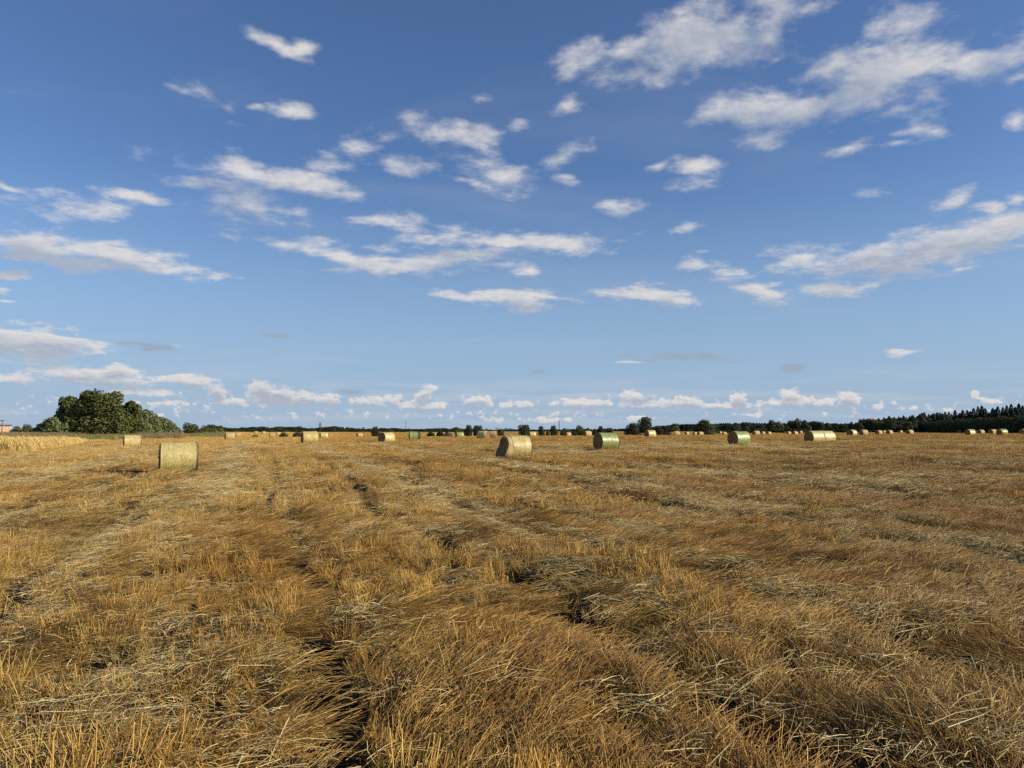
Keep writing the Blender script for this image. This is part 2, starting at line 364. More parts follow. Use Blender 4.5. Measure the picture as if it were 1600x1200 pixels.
# ================================================================= materials
def straw_material(name, dark, light, patch=True, rough=.55, spread=1.0):
    m, nb, p = material(name)
    at = nb.n('ShaderNodeAttribute', attribute_name='tone').outputs['Fac']
    oi = nb.n('ShaderNodeObjectInfo').outputs['Random']
    t = nb.m('ADD', nb.m('MULTIPLY', at, .72), nb.m('MULTIPLY', oi, .28))
    cr = nb.n('ShaderNodeValToRGB'); nb.put(cr.inputs[0], t)
    e = cr.color_ramp.elements; e[0].color = (*dark, 1); e[1].color = (*light, 1)
    mid = [(.66 * a + .34 * c) for a, c in zip(dark, light)]
    q = cr.color_ramp.elements.new(.52); q.color = (*mid, 1)
    c = cr.outputs[0]
    if patch:
        pos = nb.n('ShaderNodeNewGeometry').outputs['Position']
        # patches of the crop: browner, rain bleached, greenish, and the paler ripe side of the field
        n1 = nb.noise(nb.v('MULTIPLY', pos, (.40, .28, .1)), 1.0, 4, .6)
        px_, py_, pz_ = nb.sep(pos)
        c = nb.mix(nb.rng(n1, .38, .68, 0, .85), c, nb.mix(1, c, (.76, .62, .50, 1), 'MULTIPLY'))
        n3 = nb.noise(nb.v('MULTIPLY', pos, (.10, .22, .1)), 1.0, 4, .6)
        c = nb.mix(nb.rng(n3, .48, .60, 0, .75), c, nb.mix(1, c, (1.28, 1.26, 1.20, 1), 'MULTIPLY'))
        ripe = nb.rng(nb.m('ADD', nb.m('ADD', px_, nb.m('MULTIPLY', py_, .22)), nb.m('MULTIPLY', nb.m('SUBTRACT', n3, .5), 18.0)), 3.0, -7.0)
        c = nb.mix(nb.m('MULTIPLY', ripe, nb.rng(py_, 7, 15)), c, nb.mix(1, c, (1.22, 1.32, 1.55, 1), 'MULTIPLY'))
        n2 = nb.noise(nb.v('MULTIPLY', pos, (1, .4, .1)), .35, 3, .6)
        c = nb.mix(nb.rng(n2, .56, .72, 0, .45), c, (.36, .30, .13, 1))
    nb.put(p.inputs['Base Color'], c); p.inputs['Roughness'].default_value = rough
    p.inputs['Specular IOR Level'].default_value = .25
    return m
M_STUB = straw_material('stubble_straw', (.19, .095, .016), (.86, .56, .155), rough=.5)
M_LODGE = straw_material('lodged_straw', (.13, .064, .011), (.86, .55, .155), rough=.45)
M_LOOSE = straw_material('loose_straw', (.38, .24, .06), (.98, .82, .42), patch=False, rough=.42)
M_CROP = straw_material('uncut_straw', (.50, .32, .09), (.88, .64, .24), patch=False)
M_WEED = straw_material('weeds_dry', (.17, .13, .06), (.48, .34, .20), patch=False, rough=.8)
M_GRASS = straw_material('green_growth', (.13, .15, .045), (.34, .34, .14), patch=False, rough=.7)

def ground_material():
    m, nb, p = material('field_ground')
    pos = nb.n('ShaderNodeNewGeometry').outputs['Position']
    x, y, z = nb.sep(pos)
    d = nb.v('LENGTH', pos)
    # soil with straw litter close by
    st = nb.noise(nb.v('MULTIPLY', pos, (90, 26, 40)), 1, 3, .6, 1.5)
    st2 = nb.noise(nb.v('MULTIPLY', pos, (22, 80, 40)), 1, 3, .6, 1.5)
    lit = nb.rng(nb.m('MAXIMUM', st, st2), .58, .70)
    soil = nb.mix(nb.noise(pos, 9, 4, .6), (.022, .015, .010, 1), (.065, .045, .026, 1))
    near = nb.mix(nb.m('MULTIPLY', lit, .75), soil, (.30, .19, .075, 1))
    # farther off the straw cover closes up
    grain = nb.noise(nb.v('MULTIPLY', pos, (5, 2.2, 3)), 1, 6, .72)
    band = nb.noise(nb.v('MULTIPLY', pos, (.05, .16, .1)), 1, 5, .6)
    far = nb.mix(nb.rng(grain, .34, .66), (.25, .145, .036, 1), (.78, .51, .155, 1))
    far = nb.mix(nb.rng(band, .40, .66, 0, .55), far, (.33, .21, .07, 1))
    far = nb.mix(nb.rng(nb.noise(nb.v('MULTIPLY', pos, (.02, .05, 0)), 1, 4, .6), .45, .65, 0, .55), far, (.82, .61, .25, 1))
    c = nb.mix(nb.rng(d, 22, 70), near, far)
    mead = nb.mix(nb.noise(pos, .01, 4, .6), (.09, .10, .035, 1), (.26, .20, .09, 1))
    c = nb.mix(nb.rng(y, 560, 700), c, mead)
    nb.put(p.inputs['Base Color'], c); p.inputs['Roughness'].default_value = .9; p.inputs['Specular IOR Level'].default_value = .1
    bp = nb.n('ShaderNodeBump'); bp.inputs['Strength'].default_value = .9; bp.inputs['Distance'].default_value = .05
    nb.put(bp.inputs['Height'], nb.m('ADD', nb.noise(pos, 6, 6, .7), nb.m('MULTIPLY', lit, .3))); nb.put(p.inputs['Normal'], bp.outputs[0])
    return m
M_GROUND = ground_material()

# ================================================================= ground sheet
def grade(step, k, far):
    a = [0.]; 
    while a[-1] < far: a.append(a[-1] + max(step, k * a[-1]))
    return np.array(a)
gx = grade(.06, .021, 9000); gx = np.concatenate([-gx[:0:-1], gx])
gyf = 2.2 + grade(.055, .021, 12000); gyb = -grade(.5, .12, 400)[::-1]; gy = np.concatenate([gyb, np.arange(.3, 2.2, .2), gyf])
GX, GY = np.meshgrid(gx, gy); nx, ny = len(gx), len(gy)
GZ = ground_z(GX.ravel(), GY.ravel())
ii = np.arange(nx * ny).reshape(ny, nx)
quads = np.stack([ii[:-1, :-1], ii[:-1, 1:], ii[1:, 1:], ii[1:, :-1]], -1).reshape(-1, 4)
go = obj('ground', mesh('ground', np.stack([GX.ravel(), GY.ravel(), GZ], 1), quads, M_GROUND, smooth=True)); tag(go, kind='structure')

# ================================================================= straw prototypes
class Stalks:
    def __init__(s): s.V = []; s.F = []; s.T = []; s.n = 0
    def add(s, P, r, tone, r1=None):
        """P: list of points, a three sided stalk of radius r along them"""
        P = [Vector(p) for p in P]; k = len(P); r1 = r if r1 is None else r1
        ph = random.random() * 6.28
        for i, p in enumerate(P):
            t = (P[min(i + 1, k - 1)] - P[max(i - 1, 0)]).normalized()
            a = t.orthogonal().normalized(); c = t.cross(a); rr = r + (r1 - r) * i / (k - 1)
            for j in range(3):
                q = ph + j * 2.0944; s.V.append(p + (a * math.cos(q) + c * math.sin(q)) * rr); s.T.append(tone)
        for i in range(k - 1):
            for j in range(3):
                a0 = s.n + i * 3 + j; a1 = s.n + i * 3 + (j + 1) % 3
                s.F.append((a0, a1, a1 + 3, a0 + 3))
        s.n += 3 * k
    def leaf(s, P, w, tone):
        P = [Vector(p) for p in P]; k = len(P); side = Vector((random.uniform(-1, 1), random.uniform(-1, 1), random.uniform(-.4, .4))).normalized()
        for i, p in enumerate(P):
            ww = w * (1 - .8 * i / (k - 1)); s.V += [p - side * ww, p + side * ww]; s.T += [tone, tone]
        for i in range(k - 1): a = s.n + 2 * i; s.F.append((a, a + 1, a + 3, a + 2))
        s.n += 2 * k
    def mesh(s, name, mat): return mesh(name, [tuple(v) for v in s.V], np.array(s.F, dtype=np.int32), mat, tone=s.T)
U = random.uniform
def tuft(n, base, hmin, hmax, r, mat, leaves=2, lean=.16):
    s = Stalks(); lx, ly = random.gauss(0, lean * .5), random.gauss(0, lean * .5)
    for _ in range(n):
        a = U(0, 6.28); q = base * math.sqrt(U(0, 1)); bx, by = q * math.cos(a) * .6, q * math.sin(a) * 1.5
        h = U(hmin, hmax); dx, dy = lx + random.gauss(0, lean) * .7, ly + random.gauss(0, lean) * .7
        s.add([(bx, by, -.03), (bx + dx * h * .5, by + dy * h * .5, h * .55), (bx + dx * h, by + dy * h, h)], r * U(.8, 1.2), U(0, 1) ** 1.1)
    for _ in range(leaves):
        bx, by = U(-base, base), U(-base, base); z = U(.02, hmin); dx, dy = U(-.1, .1), U(-.1, .1)
        s.leaf([(bx, by, z), (bx + dx * .5, by + dy * .5, z + U(.0, .05)), (bx + dx, by + dy, z + U(-.06, .02)), (bx + dx * 1.4, by + dy * 1.4, U(0, .03))], .003, U(.3, 1))
    return s.mesh('stubble_tuft', mat)
def lodged(n, r, lmin, lmax, mat, up=.10, w=.08, fan=.16):
    s = Stalks()
    for _ in range(n):
        y0, x0 = U(-w, w), U(-w, w); th = random.gauss(0, fan); L = U(lmin, lmax); hp = U(.03, up)
        cx, cy = math.cos(th), math.sin(th); P = []; bend = random.gauss(0, .08)
        for t in (0, .25, .55, 1):
            z = -.02 + hp * math.sin(min(1, t * 1.15) * math.pi * .62) + (.03 * U(-1, 1) if t == 1 else 0)
            P.append((x0 + cx * L * t - cy * bend * t * t, y0 + cy * L * t + cx * bend * t * t, z))
        s.add(P, r * U(.8, 1.2), U(0, 1) ** 1.1)
    return s.mesh('lodged_straw_bundle', mat)
def loose(n, r, spread, lmin, lmax, mat, zmax=.06):
    s = Stalks(); main = 0
    for _ in range(n):
        th = random.gauss(main, .7); L = U(lmin, lmax); x0, y0 = random.gauss(0, spread), random.gauss(0, spread); z = U(.0, zmax); tl = random.gauss(0, .18)
        c, q = math.cos(th), math.sin(th); k = random.gauss(0, .12)
        P = [(x0 - c * L / 2, y0 - q * L / 2, z - tl * L / 2), (x0 - q * k * L * .4, y0 + c * k * L * .4, z + .008), (x0 + c * L / 2, y0 + q * L / 2, z + tl * L / 2)]
        if random.random() < .2: P.append((P[-1][0] + U(-.05, .05), P[-1][1] + U(-.05, .05), P[-1][2] - U(0, .04)))
        s.add(P, r * U(.7, 1.3), U(.1, 1))
    return s.mesh('loose_straw_litter', mat)

def scatter(name, protos, X, Y, Z, rot, scl, idx, label=None, cat=None):
    """one object of uncountable growth: the prototypes stand on every vertex of a point mesh"""
    col = bpy.data.collections.new(name + '_kinds')
    for i, me in enumerate(protos):
        po = bpy.data.objects.new('%s_kind_%02d' % (name, i), me); col.objects.link(po)
    me = bpy.data.meshes.new(name); n = len(X); me.vertices.add(n)
    me.vertices.foreach_set('co', np.stack([X, Y, Z], 1).astype(np.float32).ravel())
    a = me.attributes.new('turn', 'FLOAT_VECTOR', 'POINT'); a.data.foreach_set('vector', np.asarray(rot, dtype=np.float32).ravel())
    a = me.attributes.new('size', 'FLOAT_VECTOR', 'POINT'); a.data.foreach_set('vector', np.asarray(scl, dtype=np.float32).ravel())
    a = me.attributes.new('pick', 'INT', 'POINT'); a.data.foreach_set('value', np.asarray(idx, dtype=np.int32))
    o = obj(name, me); tag(o, label, cat, kind='stuff')
    ng = bpy.data.node_groups.new(name, 'GeometryNodeTree')
    ng.interface.new_socket('Geometry', in_out='INPUT', socket_type='NodeSocketGeometry'); ng.interface.new_socket('Geometry', in_out='OUTPUT', socket_type='NodeSocketGeometry')
    N = ng.nodes; gi = N.new('NodeGroupInput'); g_o = N.new('NodeGroupOutput'); ip = N.new('GeometryNodeInstanceOnPoints'); ci = N.new('GeometryNodeCollectionInfo')
    ci.inputs[0].default_value = col; ci.inputs[1].default_value = True; ci.inputs[2].default_value = True
    def na(nm, dt):
        q = N.new('GeometryNodeInputNamedAttribute'); q.data_type = dt; q.inputs[0].default_value = nm; return q.outputs[0]
    L = ng.links; L.new(gi.outputs[0], ip.inputs['Points']); L.new(ci.outputs[0], ip.inputs['Instance']); ip.inputs['Pick Instance'].default_value = True
    L.new(na('pick', 'INT'), ip.inputs['Instance Index']); L.new(na('turn', 'FLOAT_VECTOR'), ip.inputs['Rotation']); L.new(na('size', 'FLOAT_VECTOR'), ip.inputs['Scale'])
    L.new(ip.outputs[0], g_o.inputs[0])
    mod = o.modifiers.new('scatter', 'NODES'); mod.node_group = ng
    return o

def frustum(n, d0, d1, margin=1.10):
    """random spots between two distances inside the view, evenly dense over the ground"""
    d = np.sqrt(rng.uniform(d0 ** 2, d1 ** 2, n)); x = rng.uniform(-1, 1, n) * (d * .6745 * 1.07 + 2.2) + rng.uniform(-.4, .4, n)
    return x, d
def flow(x, y):
    """heading of combed-down straw: mostly away to the right, swirling"""
    return .62 + (fbm(x * .35, y * .25, 21, 2) - .5) * 3.0
def gauss_sum(x, y, L):
    s = 0
    for hx, hy, a, c, w in L: s = s + w * np.exp(-((x - hx) / a) ** 2 - ((y - hy) / c) ** 2)
    return s
FLAT_NEAR = [(.2, 5.0, 1.0, .8, 1.3), (1.6, 4.6, 1.0, .8, 1.1), (2.6, 5.8, 1.3, 1.0, 1.2), (3.6, 5.6, 1.0, .8, 1.2), (-.4, 6.2, 1.2, .35, .6), (1.0, 4.0, 1.6, .5, 1.0), (2.8, 4.2, 1.2, .6, 1.0),
             (-3.6, 5.4, 1.2, .45, .5), (-8.5, 13, 3.0, 2.0, .8), (-2.2, 6.6, 1, .25, .5), (1.5, 7.6, 1.6, .8, .5), (5, 8.2, 2.0, 1, .5), (3, 20, 4, 2.4, .4), (7, 14, 3, 1.6, .5)]
PALE = [(1.2, 4.75, .6, .4, 1.2), (2.4, 4.05, .8, .25, 1.2), (3.5, 6.4, .8, .3, .9), (-.4, 6.5, 1.0, .25, .8), (1.1, 8.8, 1.2, .35, .8), (-1.5, 6.75, .75, .14, 1.2), (-8.5, 12.5, 3, 1.6, .9),
        (-2.0, 12.5, 1.4, .6, .7), (.6, 11, .8, .4, .6), (6.0, 8.4, 1, .5, .8), (.3, 5.5, .4, .2, .9), (3.2, 5.1, 1.2, .3, .5), (5, 16, 2.4, .8, .7), (2.5, 13.5, 2, .5, .6), (-4, 18, 3, 1, .5),(2.7,7.3,1,.3,.7)]
CLEAR = []
for bl in BALES:
    if bl[3] - bl[2] > 14:
        X_, D_, _z = bale_geo(bl); CLEAR.append((X_, D_))
def clear(x, y):
    """1 where bales stand or where straw is left out beside them so their shadow shows"""
    m = np.zeros(len(x), bool)
    for X_, D_ in CLEAR: m |= ((y > D_ - 1.3) | (y > D_ - 3.2) & (vnoise(x * 5, y * 5, 8) > .22)) & (y < D_ + 1.1) & (x > X_ - 3.2 - .3 * vnoise(y * 3, x * 0, 2)) & (x < X_ - .3) | (np.abs(y - D_) < .7) & (np.abs(x - X_) < .9)
    return m
def flatness(x, y):
    u, v = uv(x, y)
    f = fbm(u * .38, v * .16, 31, 3)
    f = np.clip((f - .50) * 6.5, 0, 1) * np.clip((np.hypot(x, y) - 5) / 6, .15, 1)
    f = np.maximum(f, trackmask(x - .55, y) * .9)                 # combed over on one side of each wheel track
    return np.clip(f + gauss_sum(x, y, FLAT_NEAR), 0, 1)

def strip(x, y):
    u, v = uv(x, y); u = u + wob(v) * .8; q = np.abs(((u - 1.6) % 5.7) - 2.85)
    return np.exp(-(q / .60) ** 2) * (.55 + .6 * vnoise(v * .25, u * .1, 51))
def band(x, y): return fbm(x * .11 + y * .02, y * .40, 131, 3)
# near: stubble in drill rows
kinds = [tuft(random.choice((12, 14, 17)), .045, .06, .165, .0016, M_STUB, 6) for _ in range(13)]
kinds += [tuft(12, .045, .12, .22, .0017, M_STUB, 5, .22) for _ in range(3)]
def rows(n, d0, d1, pitch=.13, jit=.024):
    x, y = frustum(n, d0, d1); u, v = uv(x, y); u = np.round(u / pitch) * pitch + rng.normal(0, jit, n) + (vnoise(v * .7, u * .4, 3) - .5) * .05
    nn = math.hypot(.33, 1); return (u - .33 * v) / nn, (.33 * u + v) / nn
XS, YS, ZS, RS, SS, IS = [], [], [], [], [], []
def push(x, y, dz, rot, s, idx):
    k = ~clear(x, y) | (rng.random(len(x)) < .05)
    far_ = np.clip((np.hypot(x, y) - 45) / 30, 0, 1)
    k &= rng.random(len(x)) > np.clip(trackmask(x, y) * 1.9 - .42, 0, .95) * (1 - far_ * .4)
    k &= rng.random(len(x)) > np.clip(gauss_sum(x, y, [h_[:4] + (1,) for h_ in HOLLOWS]) * 1.6 - .6, 0, .9)
    x, y, rot, idx = x[k], y[k], rot[k], idx[k]; s = s[k]; dz = dz[k] if isinstance(dz, np.ndarray) else dz
    XS.append(x); YS.append(y); ZS.append(ground_z(x, y) + dz); RS.append(rot); SS.append(s); IS.append(idx)
def flush():
    r = [np.concatenate(q) for q in (XS, YS, ZS, RS, SS, IS)]
    for q in (XS, YS, ZS, RS, SS, IS): q.clear()
    return r
def lean_rot(n, x, y, amount):
    """whole tuft leans with the wind direction of the patch"""
    h = flow(x, y); a = amount * (.35 + fbm(x * .8, y * .5, 77, 2)) + rng.normal(0, .06, n)
    # tilt towards heading h: rotate about the horizontal axis perpendicular to it
    rx = -np.sin(h) * a; ry = np.cos(h) * a
    return np.stack([rx, ry, rng.uniform(-.5, .5, n) + np.where(rng.random(n) < .5, 0, np.pi)], 1)
x, y = rows(38000, 2.9, 15); f = flatness(x, y); cl = vnoise(x * 3.2, y * 2.2, 55); gap = vnoise(x * 1.1, y * .8, 56)
keep = (rng.random(len(x)) > f * 1.02) & (cl + gap * .6 > .42 + .2 * rng.random(len(x))); x, y, f = x[keep], y[keep], f[keep]; n = len(x)
tall = (fbm(x * .6, y * .4, 61, 2) - .5) * 2.2
s = (rng.uniform(.75, 1.2, n) + np.clip(tall, -.35, .35)) * np.where((x < .2) & (y < 7), 1.12, .9)
push(x, y, 0, lean_rot(n, x, y, .35), np.stack([s * 1.1, s * 1.1, s], 1), rng.integers(0, 16, n))
# 15 - 38 m
x, y = rows(56000, 15, 40, .16, .03); f = flatness(x, y); keep = rng.random(len(x)) > f * .85; x, y = x[keep], y[keep]; n = len(x); s = rng.uniform(.75, 1.2, n) * (.45 + 1.15 * band(x, y)) * (1 - .5 * np.clip(strip(x, y), 0, 1))
push(x, y, 0, lean_rot(n, x, y, .4), np.stack([s * 1.5, s * 1.5, s], 1), rng.integers(0, 16, n))
X, Y, Z, Rr, Sc_, I = flush()
scatter('standing_stubble', kinds, X, Y, Z, Rr, Sc_, I, 'golden cut straw stubble standing in rows over the near field', 'stubble')
# combed-down straw
kl = [lodged(random.choice((24, 28, 32)), .0016, .18, .50, M_LODGE, U(.04, .10), .09, random.choice((.16, .3, .5))) for _ in range(14)]
x, y = frustum(37000, 2.9, 16); f = flatness(x, y); keep = rng.random(len(x)) < f * .9 + .05; x, y = x[keep], y[keep]; n = len(x); s = rng.uniform(.7, 1.15, n)
h = flow(x, y) + rng.normal(0, .22, n)
push(x, y, rng.uniform(-.01, .035, n), np.stack([rng.normal(0, .08, n), rng.normal(-.06, .1, n), h], 1), np.stack([s, s, s], 1), rng.integers(0, 14, n))
x, y = frustum(43000, 16, 45); f = flatness(x, y); keep = rng.random(len(x)) < f * .8 + .06; x, y = x[keep], y[keep]; n = len(x); s = rng.uniform(.9, 1.6, n)
h = flow(x, y) + rng.normal(0, .3, n)
push(x, y, 0, np.stack([rng.normal(0, .08, n), rng.normal(-.06, .1, n), h], 1), np.stack([s, s * 1.2, s], 1), rng.integers(0, 14, n))
X, Y, Z, Rr, Sc_, I = flush()
scatter('flattened_straw', kl, X, Y, Z, Rr, Sc_, I, 'brown long straw combed flat in swirls between the stubble', 'straw')
# loose pale straw on top
kp = [loose(random.choice((12, 16)), .00165, .10, .07, .30, M_LOOSE, .05) for _ in range(7)] + [loose(24, .0015, .16, .03, .13, M_LOOSE, .03) for _ in range(4)] + [loose(7, .002, .12, .2, .42, M_LOOSE)]
x, y = frustum(33000, 2.9, 18); u, v = uv(x, y); pal = gauss_sum(x, y, PALE) + .14 + .8 * np.clip((fbm(u * .5, v * .25, 91, 3) - .54) * 6, 0, 1)
pal = pal + strip(x, y) * .55; keep = rng.random(len(x)) < pal * .62; x, y = x[keep], y[keep]; n = len(x); s = rng.uniform(.7, 1.25, n)
push(x, y, rng.uniform(.01, .07, n), np.stack([rng.normal(0, .12, n), rng.normal(0, .12, n), flow(x, y) - .35 + rng.normal(0, .35, n)], 1), np.stack([s, s, s], 1), rng.integers(0, 12, n))
x, y = frustum(46000, 18, 80); u, v = uv(x, y); pal = .12 + .9 * np.clip((fbm(u * .3, v * .16, 92, 3) - .52) * 6, 0, 1)
pal = pal * .55 + strip(x, y) * .95; keep = rng.random(len(x)) < pal; x, y = x[keep], y[keep]; n = len(x); s = rng.uniform(1.5, 2.6, n)
push(x, y, rng.uniform(.03, .10, n), np.stack([rng.normal(0, .1, n), rng.normal(0, .1, n), flow(x, y) - .3 + rng.normal(0, .5, n)], 1), np.stack([s, s, s * .8], 1), rng.integers(0, 12, n))
X, Y, Z, Rr, Sc_, I = flush()
scatter('loose_straw', kp, X, Y, Z, Rr, Sc_, I, 'pale loose straw scattered in tangles on top of the stubble', 'straw')
# farther stubble in larger clumps
def clump(n, half, hmin, hmax, r, mat):
    s = Stalks()
    for _ in range(n):
        bx, by = U(-half, half), U(-half, half); h = U(hmin, hmax); dx, dy = random.gauss(.06, .16), random.gauss(0, .16)
        s.add([(bx, by, -.05), (bx + dx * h, by + dy * h, h)], r * U(.8, 1.3), U(0, 1))
    for _ in range(n // 3):
        bx, by = U(-half, half), U(-half, half); th = random.gauss(.6, .6); L = U(.3, .7); z = U(.03, .12)
        s.add([(bx, by, z), (bx + math.cos(th) * L, by + math.sin(th) * L, z + U(-.05, .06))], r, U(.2, 1))
    return s.mesh('stubble_clump', mat)
kc = [clump(34, .22, .10, .22, .0035, M_STUB) for _ in range(6)] + [clump(46, .55, .12, .26, .0075, M_STUB) for _ in range(5)] + [clump(40, 1.3, .10, .26, .016, M_STUB) for _ in range(4)]
x, y = frustum(60000, 36, 95, 1.08); u, v = uv(x, y); g = fbm(u * .3, v * .12, 33, 3); bd = band(x, y); keep = (rng.random(len(x)) < np.clip((.62 - g) * 5, .2, 1)) & (rng.random(len(x)) < np.clip((bd - .30) * 4, .12, 1)); x, y, bd = x[keep], y[keep], bd[keep]; n = len(x); s = rng.uniform(.7, 1.2, n) * (.4 + 1.2 * bd) * (1 - .55 * np.clip(strip(x, y) + trackmask(x, y), 0, 1))
push(x, y, 0, np.stack([rng.normal(0, .08, n), rng.normal(0, .08, n), rng.uniform(0, 6.28, n)], 1), np.stack([s * 1.2, s * 1.2, s], 1), rng.integers(0, 6, n))
x, y = frustum(52000, 90, 220, 1.05); bd = fbm(x * .05, y * .14, 132, 3); keep = rng.random(len(x)) < np.clip((bd - .36) * 5, .1, 1); x, y = x[keep], y[keep]; n = len(x); s = rng.uniform(.6, 1.2, n)
push(x, y, 0, np.stack([rng.normal(0, .06, n), rng.normal(0, .06, n), rng.uniform(0, 6.28, n)], 1), np.stack([s, s, s], 1), rng.integers(6, 11, n))
x, y = frustum(30000, 210, 520, 1.05); n = len(x); s = rng.uniform(.5, 1.3, n)
push(x, y, 0, np.stack([rng.normal(0, .05, n), rng.normal(0, .05, n), rng.uniform(0, 6.28, n)], 1), np.stack([s, s, s], 1), rng.integers(11, 15, n))
X, Y, Z, Rr, Sc_, I = flush()
scatter('far_stubble', kc, X, Y, Z, Rr, Sc_, I, 'golden straw stubble covering the middle and far field', 'stubble')

# ================================================================= round bales
def bale_material(name, kind):
    m, nb, p = material(name)
    tcn = nb.n('ShaderNodeTexCoord').outputs['Object']; x, y, z = nb.sep(tcn)
    ang = nb.m('ARCTAN2', z, y)
    wrapv = nb.comb(nb.m('MULTIPLY', x, 26), nb.m('MULTIPLY', ang, 3.2), nb.m('MULTIPLY', nb.v('LENGTH', tcn), 6))
    st = nb.noise(wrapv, 1.0, 5, .7, .4); sp = nb.noise(tcn, 17, 4, .7, .5); bigp = nb.noise(tcn, 2.3, 3, .6)
    oi = nb.n('ShaderNodeObjectInfo').outputs['Random']
    if kind == 'net': a, c, e = (.22, .165, .045, 1), (.58, .46, .165, 1), (.84, .73, .36, 1)
    elif kind == 'green': a, c, e = (.10, .12, .025, 1), (.27, .31, .075, 1), (.52, .54, .22, 1)
    elif kind == 'end': a, c, e = (.055, .028, .009, 1), (.22, .12, .036, 1), (.40, .25, .09, 1)  # dark end grain, colour deepened further to imitate shade on the end faces
    else: a, c, e = (.24, .155, .055, 1), (.52, .38, .17, 1), (.74, .59, .32, 1)
    t = nb.m('ADD', nb.m('MULTIPLY', st, .55), nb.m('MULTIPLY', sp, .45))
    col = nb.mix(nb.rng(t, .36, .52), a, c); col = nb.mix(nb.rng(t, .52, .66), col, e)
    if kind == 'green':
        col = nb.mix(nb.rng(bigp, .52, .68, 0, .55), col, (.33, .34, .15, 1))
    elif kind == 'net':
        col = nb.mix(nb.rng(bigp, .45, .68, 0, .5), col, (.46, .37, .13, 1))
    col = nb.mix(nb.m('MULTIPLY', oi, .3), col, nb.mix(1, col, (.84, .84, .74, 1), 'MULTIPLY'))
    nb.put(p.inputs['Base Color'], col)
    bp = nb.n('ShaderNodeBump'); bp.inputs['Strength'].default_value = .6 if kind != 'green' else .4; bp.inputs['Distance'].default_value = .03
    nb.put(bp.inputs['Height'], nb.m('ADD', t, nb.m('MULTIPLY', nb.noise(tcn, 45, 2, .6), .3))); nb.put(p.inputs['Normal'], bp.outputs[0])
    if kind in ('net', 'green'):
        p.inputs['Roughness'].default_value = .42 if kind == 'green' else .42
        p.inputs['Specular IOR Level'].default_value = .8 if kind == 'green' else .7
    else: p.inputs['Roughness'].default_value = .8
    return m
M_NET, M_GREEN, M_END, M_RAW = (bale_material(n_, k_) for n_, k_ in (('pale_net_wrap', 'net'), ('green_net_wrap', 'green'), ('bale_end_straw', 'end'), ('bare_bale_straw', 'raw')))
BR, BL = .625, .70                             # radius and half length of a bale
def lump(a, x, seed): return float(vnoise(a * 2.2 + 20, x * 3 + 9, seed) - .5) * .035
def drum(seed, r=BR, hl=BL, n=40, rings=9, sag=.03, slump=0.):
    """the straw drum itself, with rounded shoulders, a sagging foot and rolled layers on both ends"""
    V = []; Fq = []; prof = [(-hl - .01, .02), (-hl - .02, .30), (-hl - .005, .62), (-hl - .015, .82), (-hl + .012, .955)]
    prof += [(-hl + .05, 1.0)] + [(-hl + .05 + (2 * hl - .1) * i / rings, 1.0) for i in range(1, rings)] + [(hl - .05, 1.0)]
    prof += [(-q, w) for q, w in reversed(prof[:5])]
    for k, (px_, w) in enumerate(prof):
        for j in range(n):
            a = 2 * math.pi * j / n; rr = r * w + lump(math.cos(a) * 2 + math.sin(a), px_, seed) * w
            yy, zz = rr * math.cos(a), rr * math.sin(a)
            zz = max(zz, -r + sag); xx = px_ + (lump(a, w * 5, seed + 3) * 1.2 if k < 5 or k >= len(prof) - 5 else 0)
            if slump and px_ < -hl + .3:
                fall = max(0, -zz / r + .25) * slump; xx -= fall * (1 if px_ < -hl + .06 else .5); yy *= 1 + fall * .5
                zz *= 1
            V.append((xx, yy, zz))
    for k in range(len(prof) - 1):
        for j in range(n):
            Fq.append((k * n + j, k * n + (j + 1) % n, (k + 1) * n + (j + 1) % n, (k + 1) * n + j))
    Fq.append(tuple(range(n))[::-1]); Fq.append(tuple((len(prof) - 1) * n + j for j in range(n)))
    return V, Fq
def sleeve(seed, n=40, rings=12, sag=.03, x0=None):
    """the net wound round the drum: an open thin tube with turned-in edges"""
    V = []; Fq = []; x0 = -BL + .02 if x0 is None else x0; xs = [x0 + .005, x0] + [x0 + .01 + (BL - .03 - x0) * i / rings for i in range(rings + 1)] + [BL - .02, BL - .025]
    for k, x_ in enumerate(xs):
        inner = k in (0, len(xs) - 1); edge_ = k in (1, len(xs) - 2)
        for j in range(n):
            a = 2 * math.pi * j / n; rr = BR + lump(math.cos(a) * 2 + math.sin(a), x_, seed) + (.004 if inner else .012 if edge_ else .014 + .006 * math.sin(k * 2.1 + seed))
            V.append((x_, rr * math.cos(a), max(rr * math.sin(a), -BR + sag - .006)))
    for k in range(len(xs) - 1):
        for j in range(n): Fq.append((k * n + j, k * n + (j + 1) % n, (k + 1) * n + (j + 1) % n, (k + 1) * n + j))
    return V, Fq
def strays(seed, count, slump):
    """straw ends poking out of both ends of a near bale"""
    random.seed(seed); s = Stalks()
    for _ in range(count):
        sd = -1 if random.random() < .6 else 1; a = U(0, 6.28); q = BR * math.sqrt(U(.05, 1.0)); y_, z_ = q * math.cos(a), max(q * math.sin(a), -BR + .02)
        x_ = sd * (BL - .02)
        if slump and sd < 0: x_ -= max(0, -z_ / BR + .25) * slump
        L = U(.04, .16); s.add([(x_, y_, z_), (x_ + sd * L * U(.3, .8), y_ + U(-.5, .5) * L, z_ + U(-.7, .3) * L)], .004, U(0, 1))
    return s.mesh('stray_straw', M_LODGE)
def bare(V, Fq, name):
    me = mesh(name, V, Fq, None, smooth=True); me.materials.append(M_END); return me
protos_b = {}
